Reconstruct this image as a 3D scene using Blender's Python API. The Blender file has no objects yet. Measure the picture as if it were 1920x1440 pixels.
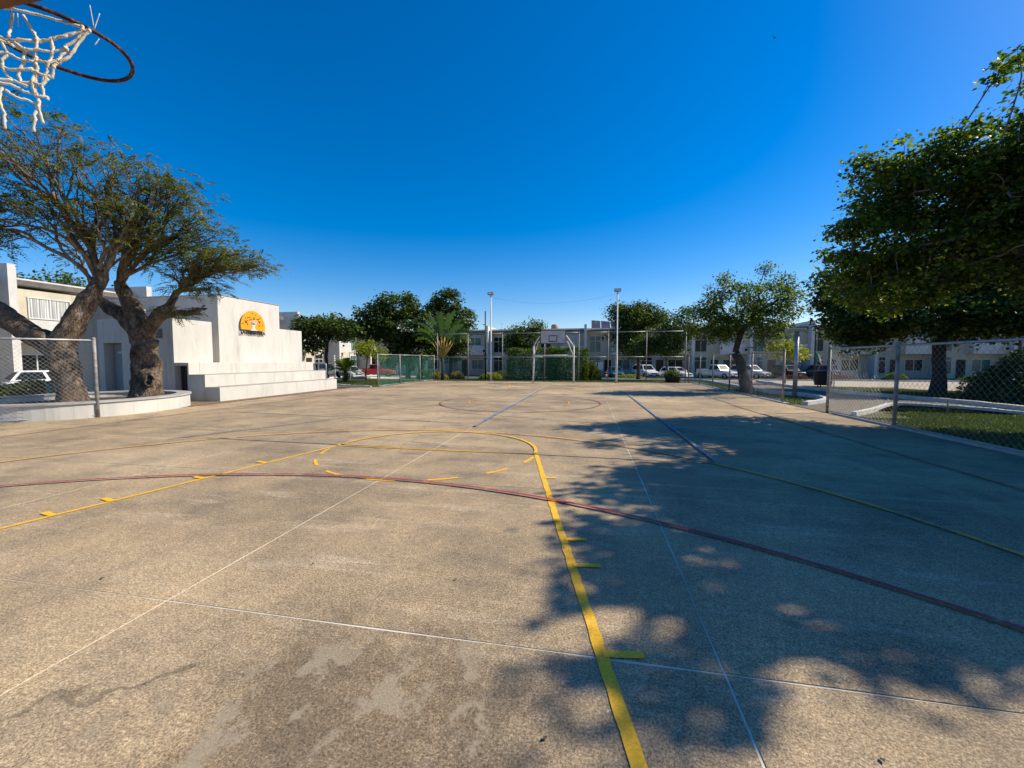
import bpy, math, random
import numpy as np
from mathutils import Vector, Matrix, noise as mnoise
R_ = math.radians
sc = bpy.context.scene
col = sc.collection
random.seed(7)
rng = np.random.default_rng(7)

# ------------------------------------------------------------------ camera, sky, sun, exposure
cam_d = bpy.data.cameras.new('camera'); cam = bpy.data.objects.new('camera', cam_d); col.objects.link(cam)
cam.location = (0, 0, 1.509); cam.rotation_euler = (R_(90 - 3.28), 0, R_(10.73))
cam_d.sensor_width = 36; cam_d.lens = 14.333; cam_d.clip_start = 0.05; cam_d.clip_end = 2000
sc.camera = cam
SUN_EL, SUN_AZ = 41.0, 69.4          # azimuth from +Y towards +X
world = bpy.data.worlds.new('World'); sc.world = world; world.use_nodes = True
wn, wl = world.node_tree.nodes, world.node_tree.links
bg = wn['Background']
sky = wn.new('ShaderNodeTexSky'); sky.sky_type = 'NISHITA'; sky.sun_disc = False
sky.sun_elevation = R_(SUN_EL); sky.sun_rotation = R_(SUN_AZ); sky.air_density = 1.0; sky.dust_density = 0.4; sky.ozone_density = 3.0
hs = wn.new('ShaderNodeHueSaturation'); hs.inputs['Hue'].default_value = 0.502; hs.inputs['Saturation'].default_value = 1.56; hs.inputs['Value'].default_value = 1.0
wl.new(sky.outputs[0], hs.inputs['Color']); tint = wn.new('ShaderNodeMix'); tint.data_type = 'RGBA'; tint.blend_type = 'MULTIPLY'; tint.inputs[0].default_value = 1.0; tint.inputs[7].default_value = (1.0, 0.92, 1.0, 1)
wl.new(hs.outputs[0], tint.inputs[6]); wl.new(tint.outputs[2], bg.inputs['Color'])
bg.inputs['Strength'].default_value = 0.112
sd = bpy.data.lights.new('sun', 'SUN'); sun = bpy.data.objects.new('sun', sd); col.objects.link(sun)
sd.energy = 4.7; sd.angle = R_(0.53); sd.color = (1.0, 0.90, 0.73)
_e, _a = R_(SUN_EL), R_(SUN_AZ)
sdir = Vector((math.cos(_e) * math.sin(_a), math.cos(_e) * math.cos(_a), math.sin(_e)))
sun.rotation_euler = sdir.to_track_quat('Z', 'Y').to_euler(); sun.location = (20, 20, 40)
vs = sc.view_settings; vs.view_transform = 'Standard'; vs.look = 'None'; vs.gamma = 1; vs.use_curve_mapping = False
vs.exposure = 0.47

# ------------------------------------------------------------------ materials
def _nodes(name):
    m = bpy.data.materials.new(name); m.use_nodes = True
    nt = m.node_tree; return m, nt.nodes, nt.links, nt.nodes['Principled BSDF']
def _noise(N, L, vec, scale, detail=4, rough=0.6, stretch=None):
    n = N.new('ShaderNodeTexNoise'); n.inputs['Scale'].default_value = scale
    n.inputs['Detail'].default_value = detail; n.inputs['Roughness'].default_value = rough
    if stretch:
        mp = N.new('ShaderNodeMapping'); mp.inputs['Scale'].default_value = stretch[:3]
        if len(stretch) > 3: mp.inputs['Rotation'].default_value = (0, 0, stretch[3])
        L.new(vec, mp.inputs['Vector']); L.new(mp.outputs[0], n.inputs['Vector'])
    else: L.new(vec, n.inputs['Vector'])
    return n.outputs['Fac']
def _ramp(N, L, fac, stops):
    r = N.new('ShaderNodeValToRGB'); cr = r.color_ramp
    while len(cr.elements) > 1: cr.elements.remove(cr.elements[-1])
    for i, (p, c) in enumerate(stops):
        e = cr.elements[0] if i == 0 else cr.elements.new(p)
        e.position = p
        c = (c, c, c) if isinstance(c, (int, float)) else c
        e.color = (*c, 1)
    L.new(fac, r.inputs['Fac']); return r.outputs['Color']
def _mix(N, L, fac, a, b, mode='MIX'):
    m = N.new('ShaderNodeMix'); m.data_type = 'RGBA'; m.blend_type = mode
    for sock, v in ((m.inputs[0], fac), (m.inputs[6], a), (m.inputs[7], b)):
        if isinstance(v, (int, float)): sock.default_value = v
        elif isinstance(v, tuple): sock.default_value = (*v, 1)
        else: L.new(v, sock)
    return m.outputs[2]
def _math(N, L, op, a, b=None):
    m = N.new('ShaderNodeMath'); m.operation = op
    for s, v in ((m.inputs[0], a), (m.inputs[1], b)):
        if v is None: continue
        if isinstance(v, (int, float)): s.default_value = v
        else: L.new(v, s)
    return m.outputs[0]
def _bump(N, L, b, h, dist, strength=1.0):
    bp = N.new('ShaderNodeBump'); bp.inputs['Distance'].default_value = dist; bp.inputs['Strength'].default_value = strength
    L.new(h, bp.inputs['Height']); L.new(bp.outputs[0], b.inputs['Normal'])
def mat(name, c1, c2=None, scale=3.0, rough=0.8, bump=0.0, bscale=None, metal=0.0, fine=0.0, stretch=None, spec=0.3, island=0.0, objrand=0.0, lo=0.35, hi=0.65):
    m, N, L, b = _nodes(name)
    geo = N.new('ShaderNodeNewGeometry'); pos = geo.outputs['Position']
    c2 = c2 or tuple(x * 0.8 for x in c1)
    f = _noise(N, L, pos, scale, 5, 0.6, stretch)
    c = _ramp(N, L, f, [(lo, c1), (hi, c2)])
    if fine:
        g = _noise(N, L, pos, scale * 14, 3)
        c = _mix(N, L, 1.0, c, _ramp(N, L, g, [(0.3, 1 - fine), (0.7, 1 + fine)]), 'MULTIPLY')
    if island:
        v = _math(N, L, 'MULTIPLY_ADD', geo.outputs['Random Per Island'], 2 * island)
        v.node.inputs[2].default_value = 1 - island
        cmb = N.new('ShaderNodeCombineColor'); [L.new(v, cmb.inputs[i]) for i in range(3)]
        c = _mix(N, L, 1.0, c, cmb.outputs[0], 'MULTIPLY')
    if objrand:
        oi = N.new('ShaderNodeObjectInfo')
        v = _math(N, L, 'MULTIPLY_ADD', oi.outputs['Random'], 2 * objrand)
        v.node.inputs[2].default_value = 1 - objrand
        cmb = N.new('ShaderNodeCombineColor'); [L.new(v, cmb.inputs[i]) for i in range(3)]
        c = _mix(N, L, 1.0, c, cmb.outputs[0], 'MULTIPLY')
    L.new(c, b.inputs['Base Color'])
    b.inputs['Roughness'].default_value = rough; b.inputs['Metallic'].default_value = metal
    b.inputs['Specular IOR Level'].default_value = spec
    if bump: _bump(N, L, b, _noise(N, L, pos, bscale or scale * 6, 5), bump)
    return m
def leafmat(name, a, b_, c_, trans=0.3, rough=0.5):
    m, N, L, b = _nodes(name)
    geo = N.new('ShaderNodeNewGeometry')
    c = _ramp(N, L, geo.outputs['Random Per Island'], [(0.0, a), (0.55, b_), (1.0, c_)])
    big = _noise(N, L, geo.outputs['Position'], 0.9, 2)
    c = _mix(N, L, 1.0, c, _ramp(N, L, big, [(0.3, (0.75, 0.8, 0.75)), (0.7, (1.2, 1.15, 1.0))]), 'MULTIPLY')
    L.new(c, b.inputs['Base Color']); b.inputs['Roughness'].default_value = rough; b.inputs['Specular IOR Level'].default_value = 0.35
    tr = N.new('ShaderNodeBsdfTranslucent'); ms = N.new('ShaderNodeMixShader'); ms.inputs[0].default_value = trans
    tc = _mix(N, L, 1.0, c, (2.0, 2.1, 0.7), 'MULTIPLY'); L.new(tc, tr.inputs['Color'])
    L.new(b.outputs[0], ms.inputs[1]); L.new(tr.outputs[0], ms.inputs[2])
    L.new(ms.outputs[0], N['Material Output'].inputs['Surface'])
    return m
def concrete_color(N, L, pos):
    big = _noise(N, L, pos, 0.35, 6, 0.6)
    c = _ramp(N, L, big, [(0.32, (0.215, 0.168, 0.112)), (0.5, (0.345, 0.260, 0.158)), (0.68, (0.455, 0.345, 0.212))])
    med = _noise(N, L, pos, 1.6, 6, 0.65)
    c = _mix(N, L, 1.0, c, _ramp(N, L, med, [(0.30, (0.66, 0.68, 0.72)), (0.5, 1.0), (0.70, (1.18, 1.14, 1.06))]), 'MULTIPLY')
    st = _noise(N, L, pos, 1.1, 7, 0.72, (0.55, 3.2, 1, 0.35))
    c = _mix(N, L, _ramp(N, L, st, [(0.54, 0.0), (0.72, 0.75)]), c, (0.53, 0.42, 0.29))
    st2 = _noise(N, L, pos, 0.8, 7, 0.75, (0.4, 3.0, 1, -0.1))
    c = _mix(N, L, _ramp(N, L, st2, [(0.60, 0.0), (0.78, 0.55)]), c, (0.14, 0.125, 0.11))
    g = _noise(N, L, pos, 80, 4, 0.8)
    c = _mix(N, L, 1.0, c, _ramp(N, L, g, [(0.34, 0.36), (0.5, 0.98), (0.66, 1.75)]), 'MULTIPLY')
    g3 = _noise(N, L, pos, 150, 3, 0.8); c = _mix(N, L, 1.0, c, _ramp(N, L, g3, [(0.33, 0.62), (0.5, 1.0), (0.66, 1.38)]), 'MULTIPLY')
    g2 = _noise(N, L, pos, 21, 3, 0.7)
    c = _mix(N, L, 1.0, c, _ramp(N, L, g2, [(0.3, 0.78), (0.7, 1.2)]), 'MULTIPLY')
    wv = N.new('ShaderNodeVectorMath'); wv.operation = 'MULTIPLY_ADD'; nv = N.new('ShaderNodeTexNoise'); nv.inputs['Scale'].default_value = 0.9; nv.inputs['Detail'].default_value = 6; L.new(pos, nv.inputs['Vector'])
    L.new(nv.outputs['Color'], wv.inputs[0]); wv.inputs[1].default_value = (1.6, 1.6, 0); L.new(pos, wv.inputs[2])
    ck = N.new('ShaderNodeTexVoronoi'); ck.feature = 'DISTANCE_TO_EDGE'; ck.inputs['Scale'].default_value = 0.21; L.new(wv.outputs[0], ck.inputs['Vector'])
    cm = _math(N, L, 'MULTIPLY', _ramp(N, L, ck.outputs['Distance'], [(0.0008, 0.8), (0.0020, 0.0)]), _ramp(N, L, _noise(N, L, pos, 0.37, 3), [(0.50, 0.0), (0.58, 0.7)]))
    c = _mix(N, L, cm, c, (0.07, 0.058, 0.045))
    vo = N.new('ShaderNodeTexVoronoi'); vo.inputs['Scale'].default_value = 9; L.new(pos, vo.inputs['Vector'])
    sp = _math(N, L, 'LESS_THAN', vo.outputs['Distance'], 0.045)
    keep = _math(N, L, 'GREATER_THAN', _noise(N, L, pos, 0.5, 2), 0.54)
    c = _mix(N, L, _math(N, L, 'MULTIPLY', sp, keep), c, (0.62, 0.58, 0.5))
    return c, g
def make_concrete():
    m, N, L, b = _nodes('court_concrete')
    geo = N.new('ShaderNodeNewGeometry'); pos = geo.outputs['Position']
    c, g = concrete_color(N, L, pos)
    # worn patches where the dark surface skin has scaled off, and the dark skin round them
    vd = N.new('ShaderNodeVectorMath'); vd.operation = 'DISTANCE'; L.new(pos, vd.inputs[0]); vd.inputs[1].default_value = (-1.0, 1.2, 0)
    w = _noise(N, L, pos, 2.6, 7, 0.68)
    d = _math(N, L, 'ADD', vd.outputs['Value'], _math(N, L, 'MULTIPLY', _math(N, L, 'SUBTRACT', w, 0.5), 2.4))
    dark = _ramp(N, L, d, [(0.55, 0.8), (1.0, 0.0)])
    c = _mix(N, L, dark, c, _mix(N, L, 1.0, c, (0.56, 0.55, 0.56), 'MULTIPLY'))
    p = _noise(N, L, pos, 4.2, 9, 0.62, (1.15, 0.95, 1, 0.4))
    pm = _math(N, L, 'MULTIPLY', _ramp(N, L, p, [(0.52, 0.0), (0.57, 1.0)]), _ramp(N, L, d, [(0.6, 0.75), (0.95, 0.0)]))
    c = _mix(N, L, pm, c, _mix(N, L, 1.0, (0.35, 0.29, 0.20), _ramp(N, L, g, [(0.3, 0.8), (0.7, 1.2)]), 'MULTIPLY'))
    oi = N.new('ShaderNodeObjectInfo')
    c = _mix(N, L, 1.0, c, _ramp(N, L, oi.outputs['Random'], [(0, (0.93, 0.93, 0.94)), (1, (1.05, 1.04, 1.02))]), 'MULTIPLY')
    L.new(c, b.inputs['Base Color']); b.inputs['Roughness'].default_value = 0.82; b.inputs['Specular IOR Level'].default_value = 0.25
    _bump(N, L, b, g, 0.004, 0.8)
    return m
def paint(name, rgb, wear=0.5, sc_=9.0):
    m, N, L, b = _nodes(name)
    geo = N.new('ShaderNodeNewGeometry'); pos = geo.outputs['Position']
    c, g = concrete_color(N, L, pos)
    f = _math(N, L, 'ADD', _math(N, L, 'MULTIPLY', _noise(N, L, pos, sc_ * 1.6, 9, 0.82), 0.65), _math(N, L, 'MULTIPLY', _noise(N, L, pos, 0.9, 3), 0.35))
    msk = _ramp(N, L, f, [(wear - 0.05, 0.0), (wear + 0.03, 0.94)])
    pc = _mix(N, L, 1.0, rgb, _ramp(N, L, g, [(0.3, 0.72), (0.7, 1.15)]), 'MULTIPLY')
    L.new(_mix(N, L, msk, c, pc), b.inputs['Base Color']); b.inputs['Roughness'].default_value = 0.7
    _bump(N, L, b, g, 0.003, 0.7)
    return m
M = {}
M['concrete'] = make_concrete()
M['yellow'] = paint('yellow_paint', (0.93, 0.495, 0.006), 0.43)
M['yellow_worn'] = paint('worn_yellow_paint', (0.82, 0.40, 0.015), 0.48)
M['red'] = paint('red_paint', (0.33, 0.018, 0.04), 0.445)
M['red_worn'] = paint('worn_red_paint', (0.26, 0.05, 0.04), 0.50)
M['blue'] = paint('blue_paint', (0.06, 0.22, 0.44), 0.485)
M['blue_worn'] = paint('worn_blue_paint', (0.10, 0.17, 0.27), 0.54)
M['white_worn'] = paint('worn_white_paint', (0.6, 0.57, 0.5), 0.52)
def make_joint():
    m, N, L, b = _nodes('joint_filler')
    geo = N.new('ShaderNodeNewGeometry'); pos = geo.outputs['Position']
    f = _noise(N, L, pos, 1.3, 5, 0.7)
    L.new(_ramp(N, L, f, [(0.28, (0.12, 0.10, 0.08)), (0.38, (0.62, 0.57, 0.46)), (1, (0.76, 0.71, 0.60))]), b.inputs['Base Color'])
    b.inputs['Roughness'].default_value = 0.9; return m
M['joint'] = make_joint()
M['grass'] = mat('lawn_soil', (0.040, 0.060, 0.013), (0.10, 0.09, 0.03), 1.2, 0.95, 0.03, 20, fine=0.35)
M['blade'] = leafmat('grass_blades', (0.028, 0.060, 0.009), (0.055, 0.092, 0.014), (0.14, 0.135, 0.035), 0.25)
M['gravel'] = mat('brown_gravel', (0.30, 0.20, 0.12), (0.15, 0.10, 0.065), 9, 0.95, 0.03, 40, fine=0.4)
M['paver'] = mat('tan_road', (0.42, 0.35, 0.26), (0.33, 0.28, 0.21), 0.8, 0.9, 0.01, 30, fine=0.2)
M['path'] = mat('pebble_path', (0.20, 0.165, 0.12), (0.12, 0.10, 0.08), 6, 0.9, 0.02, 60, fine=0.4)
M['kerb'] = mat('whitewashed_kerb', (0.66, 0.64, 0.60), (0.48, 0.46, 0.42), 3, 0.85, 0.006, 40, fine=0.1)
def stucco(name, c, dirt):
    m, N, L, b = _nodes(name)
    geo = N.new('ShaderNodeNewGeometry'); pos = geo.outputs['Position']
    f = _noise(N, L, pos, 1.1, 6, 0.65, (1, 1, 0.35))
    k = _ramp(N, L, f, [(0.36, tuple(x * dirt for x in c)), (0.56, c)])
    s = _noise(N, L, pos, 3.2, 6, 0.7, (1.4, 1.4, 0.14))
    k = _mix(N, L, 1.0, k, _ramp(N, L, s, [(0.30, (0.80, 0.77, 0.72)), (0.46, 1.0)]), 'MULTIPLY')
    L.new(k, b.inputs['Base Color']); b.inputs['Roughness'].default_value = 0.9; b.inputs['Specular IOR Level'].default_value = 0.2
    _bump(N, L, b, _noise(N, L, pos, 45, 4), 0.003)
    return m
M['stucco'] = stucco('white_stucco', (0.565, 0.55, 0.50), 0.87)
M['tread'] = stucco('grey_step_treads', (0.36, 0.33, 0.28), 0.75)  # treads in a darker grey than the risers, to set the steps apart
M['cream'] = stucco('cream_stucco', (0.55, 0.50, 0.38), 0.9)
M['cream_grey'] = stucco('grey_cream_stucco', (0.44, 0.40, 0.33), 0.88)
M['white'] = mat('white_wall_paint', (0.60, 0.58, 0.54), (0.50, 0.48, 0.44), 2, 0.8)
M['slab_grey'] = mat('grey_roof_slab', (0.42, 0.41, 0.39), (0.30, 0.29, 0.27), 2, 0.9)
M['door_grey'] = mat('grey_door_paint', (0.28, 0.30, 0.31), (0.24, 0.26, 0.27), 2, 0.6)
M['door_dark'] = mat('dark_door', (0.030, 0.022, 0.018), (0.015, 0.012, 0.011), 8, 0.6)
M['door_wood'] = mat('brown_door', (0.07, 0.035, 0.02), (0.04, 0.02, 0.012), 6, 0.6)
M['glass'] = mat('window_glass', (0.008, 0.011, 0.013), (0.016, 0.022, 0.024), 0.6, 0.12, spec=0.22)
M['fascia'] = mat('dark_roof_edge', (0.16, 0.145, 0.13), (0.10, 0.09, 0.08), 2, 0.85)
M['glass_teal'] = mat('teal_reflective_glass', (0.03, 0.09, 0.09), (0.07, 0.17, 0.16), 0.9, 0.1, spec=0.4)
M['curtain'] = mat('curtain_cloth', (0.62, 0.62, 0.58), (0.22, 0.23, 0.23), 1.0, 0.7, stretch=(14, 14, 0.2), lo=0.42, hi=0.58)
M['alu'] = mat('white_window_frame', (0.62, 0.62, 0.60), (0.55, 0.55, 0.53), 3, 0.5)
M['galv'] = mat('galvanised_steel', (0.42, 0.43, 0.44), (0.27, 0.28, 0.29), 9, 0.5, metal=0.55, fine=0.15)
M['galv_rust'] = mat('weathered_steel', (0.33, 0.33, 0.33), (0.20, 0.16, 0.13), 7, 0.65, metal=0.4, fine=0.2)
M['wire'] = mat('fence_wire', (0.40, 0.41, 0.42), (0.28, 0.29, 0.30), 6, 0.5, metal=0.5)
M['pole_white'] = mat('white_pole_paint', (0.66, 0.65, 0.62), (0.38, 0.34, 0.30), 6, 0.6, fine=0.15, lo=0.5, hi=0.75)
M['black'] = mat('black_metal', (0.022, 0.023, 0.026), (0.012, 0.012, 0.013), 5, 0.5)
M['rim'] = mat('rusty_rim', (0.030, 0.014, 0.012), (0.16, 0.10, 0.085), 45, 0.6, 0.002, 200, metal=0.3, lo=0.5, hi=0.7)
M['rope'] = mat('net_rope', (0.80, 0.76, 0.64), (0.62, 0.56, 0.44), 60, 0.95, 0.004, 320, fine=0.15)
M['board_wood'] = mat('backboard_plywood', (0.20, 0.095, 0.045), (0.12, 0.055, 0.025), 5, 0.7, stretch=(1, 1, 8))
M['board'] = mat('backboard_face', (0.55, 0.55, 0.54), (0.42, 0.42, 0.42), 4, 0.6)
M['bark'] = mat('grey_brown_bark', (0.26, 0.195, 0.135), (0.10, 0.072, 0.052), 6, 0.95, 0.05, 16, fine=0.35, stretch=(1, 1, 0.45))
def rough_bark():
    m, N, L, b = _nodes('rough_flaking_bark')
    geo = N.new('ShaderNodeNewGeometry'); pos = geo.outputs['Position']
    a_ = _noise(N, L, pos, 5, 8, 0.75, (1, 1, 0.55))
    c = _ramp(N, L, a_, [(0.30, (0.035, 0.026, 0.020)), (0.46, (0.15, 0.108, 0.075)), (0.58, (0.27, 0.205, 0.145)), (0.72, (0.46, 0.38, 0.28))])
    vo = N.new('ShaderNodeTexVoronoi'); vo.feature = 'DISTANCE_TO_EDGE'; vo.inputs['Scale'].default_value = 11
    mp = N.new('ShaderNodeMapping'); mp.inputs['Scale'].default_value = (1, 1, 0.5); L.new(pos, mp.inputs[0]); L.new(mp.outputs[0], vo.inputs['Vector'])
    cr = _ramp(N, L, _math(N, L, 'ADD', vo.outputs['Distance'], _math(N, L, 'MULTIPLY', _noise(N, L, pos, 24, 4), 0.10)), [(0.05, 0.45), (0.12, 1.0)])
    c = _mix(N, L, 1.0, c, cr, 'MULTIPLY'); c = _mix(N, L, 1.0, c, _ramp(N, L, _noise(N, L, pos, 60, 4), [(0.3, 0.6), (0.7, 1.35)]), 'MULTIPLY')
    L.new(c, b.inputs['Base Color']); b.inputs['Roughness'].default_value = 0.95; b.inputs['Specular IOR Level'].default_value = 0.15
    _bump(N, L, b, _math(N, L, 'ADD', _noise(N, L, pos, 9, 8, 0.75, (1, 1, 0.5)), _math(N, L, 'MULTIPLY', cr, 0.25)), 0.09); return m
M['bark_rough'] = rough_bark()
M['bark_pale'] = mat('pale_bark', (0.30, 0.26, 0.21), (0.16, 0.13, 0.10), 5, 0.95, 0.02, 30)
M['bark_dark'] = mat('dark_bark', (0.085, 0.065, 0.05), (0.04, 0.03, 0.025), 5, 0.95, 0.02, 30)
M['leaf_acacia'] = leafmat('feathery_leaves', (0.040, 0.062, 0.022), (0.085, 0.100, 0.026), (0.24, 0.21, 0.04), 0.34)
M['leaf_dark'] = leafmat('dark_green_leaves', (0.018, 0.042, 0.010), (0.042, 0.074, 0.014), (0.15, 0.18, 0.035), 0.28)
M['leaf_mid'] = leafmat('mid_green_leaves', (0.030, 0.060, 0.012), (0.060, 0.095, 0.018), (0.14, 0.16, 0.03), 0.32)
M['leaf_bauhinia'] = leafmat('heart_shaped_leaves', (0.024, 0.055, 0.012), (0.058, 0.102, 0.018), (0.21, 0.23, 0.03), 0.46)
M['leaf_yellow'] = leafmat('yellow_green_leaves', (0.12, 0.16, 0.02), (0.20, 0.23, 0.025), (0.33, 0.30, 0.04), 0.35)
M['leaf_hedge'] = leafmat('hedge_leaves', (0.028, 0.062, 0.010), (0.065, 0.115, 0.018), (0.17, 0.21, 0.03), 0.26)
M['leaf_croton'] = leafmat('croton_leaves', (0.20, 0.19, 0.02), (0.34, 0.29, 0.03), (0.40, 0.20, 0.03), 0.3)
M['leaf_red'] = leafmat('red_flower_leaves', (0.10, 0.03, 0.02), (0.16, 0.05, 0.03), (0.05, 0.08, 0.02), 0.25)
M['palm_leaf'] = leafmat('palm_leaves', (0.03, 0.070, 0.016), (0.06, 0.11, 0.025), (0.16, 0.20, 0.05), 0.28, 0.4)
M['palm_stalk'] = mat('yellow_palm_stalks', (0.55, 0.34, 0.06), (0.36, 0.24, 0.07), 2.5, 0.6)
M['soil'] = mat('planter_soil', (0.10, 0.07, 0.045), (0.05, 0.035, 0.025), 8, 1.0, 0.02, 40)
M['orange'] = mat('orange_sign_paint', (0.83, 0.34, 0.008), (0.76, 0.29, 0.006), 2, 0.5)
M['sign_black'] = mat('black_sign_letters', (0.02, 0.018, 0.02), (0.03, 0.025, 0.02), 4, 0.5)
M['sign_brown'] = mat('brown_sign_leaves', (0.10, 0.035, 0.008), (0.07, 0.03, 0.01), 4, 0.5)
M['teal'] = mat('teal_post_paint', (0.03, 0.22, 0.17), (0.02, 0.17, 0.13), 3, 0.5)
M['bin'] = mat('brown_bin_slats', (0.06, 0.035, 0.025), (0.03, 0.018, 0.014), 9, 0.6)
M['flag_green'] = mat('green_flag_cloth', (0.01, 0.20, 0.09), (0.01, 0.15, 0.07), 3, 0.7)
M['flag_red'] = mat('red_flag_cloth', (0.50, 0.02, 0.03), (0.38, 0.015, 0.02), 3, 0.7)
M['flag_white'] = mat('white_flag_cloth', (0.7, 0.7, 0.68), (0.6, 0.6, 0.58), 3, 0.7)
M['tyre'] = mat('tyre_rubber', (0.018, 0.018, 0.018), (0.010, 0.010, 0.010), 5, 0.85)
M['rimwheel'] = mat('alloy_wheel', (0.35, 0.35, 0.36), (0.28, 0.28, 0.29), 5, 0.35, metal=0.7)
M['lamp_lens'] = mat('lamp_lens', (0.6, 0.6, 0.6), (0.7, 0.7, 0.68), 3, 0.15, spec=0.6)
M['tail'] = mat('red_tail_lamp', (0.30, 0.01, 0.01), (0.2, 0.01, 0.01), 3, 0.2)
M['solar'] = mat('dark_roof_panels', (0.035, 0.030, 0.035), (0.08, 0.06, 0.055), 3, 0.4)
M['tank'] = mat('roof_tank_plastic', (0.40, 0.30, 0.22), (0.30, 0.22, 0.16), 3, 0.6)
M['sign_white'] = mat('white_board', (0.65, 0.66, 0.70), (0.55, 0.56, 0.62), 6, 0.6)
M['sign_blue'] = mat('blue_board', (0.05, 0.10, 0.30), (0.05, 0.08, 0.25), 6, 0.6)
M['terracotta'] = mat('dark_pot', (0.05, 0.045, 0.04), (0.03, 0.028, 0.025), 6, 0.8)
def screen_mat():
    m, N, L, b = _nodes('green_windscreen')
    geo = N.new('ShaderNodeNewGeometry')
    n = _noise(N, L, geo.outputs['Position'], 1.7, 4)
    L.new(_ramp(N, L, n, [(0.3, (0.02, 0.12, 0.09)), (0.7, (0.04, 0.19, 0.14))]), b.inputs['Base Color']); b.inputs['Roughness'].default_value = 0.9
    tr = N.new('ShaderNodeBsdfTransparent'); ms = N.new('ShaderNodeMixShader')
    L.new(_ramp(N, L, n, [(0.3, 0.17), (0.7, 0.28)]), ms.inputs[0])
    L.new(tr.outputs[0], ms.inputs[1]); L.new(b.outputs[0], ms.inputs[2]); L.new(ms.outputs[0], N['Material Output'].inputs['Surface'])
    return m
M['screen'] = screen_mat()
def carpaint(name, c):
    m, N, L, b = _nodes(name)
    geo = N.new('ShaderNodeNewGeometry'); n = _noise(N, L, geo.outputs['Position'], 2.5, 4)
    L.new(_ramp(N, L, n, [(0.35, tuple(x * 0.86 for x in c)), (0.6, c)]), b.inputs['Base Color'])
    b.inputs['Roughness'].default_value = 0.28; b.inputs['Coat Weight'].default_value = 0.6; b.inputs['Coat Roughness'].default_value = 0.08
    return m
CP = {k: carpaint(k + '_car_paint', v) for k, v in dict(white=(0.74, 0.74, 0.73), silver=(0.45, 0.46, 0.48), grey=(0.12, 0.13, 0.14), blue=(0.02, 0.10, 0.17), red=(0.42, 0.015, 0.02), black=(0.012, 0.014, 0.022), cream=(0.55, 0.58, 0.5)).items()}

# ------------------------------------------------------------------ builders
def zt(x, y):
    t = np.clip(np.maximum((np.asarray(y, float) - 30) / 20, (-17 - np.asarray(x, float)) / 22), 0, 1)
    return -0.7 * t * t * (3 - 2 * t)
def tag(o, label=None, cat=None, group=None, kind=None):
    for k, v in (('label', label), ('category', cat), ('group', group), ('kind', kind)):
        if v: o[k] = v
    return o
def empty(name, loc, rz=0, label=None, cat=None, group=None):
    o = bpy.data.objects.new(name, None); col.objects.link(o); o.location = loc; o.rotation_euler = (0, 0, rz)
    o.empty_display_size = 0.3
    return tag(o, label, cat, group)
def link(name, me, parent=None, loc=(0, 0, 0)):
    o = bpy.data.objects.new(name, me); col.objects.link(o); o.location = loc
    if parent is not None: o.parent = parent
    return o
def copy_tree(o, parent=None):
    c = o.copy(); col.objects.link(c)
    if parent is not None: c.parent = parent
    for ch in o.children: copy_tree(ch, c)
    return c
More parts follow.
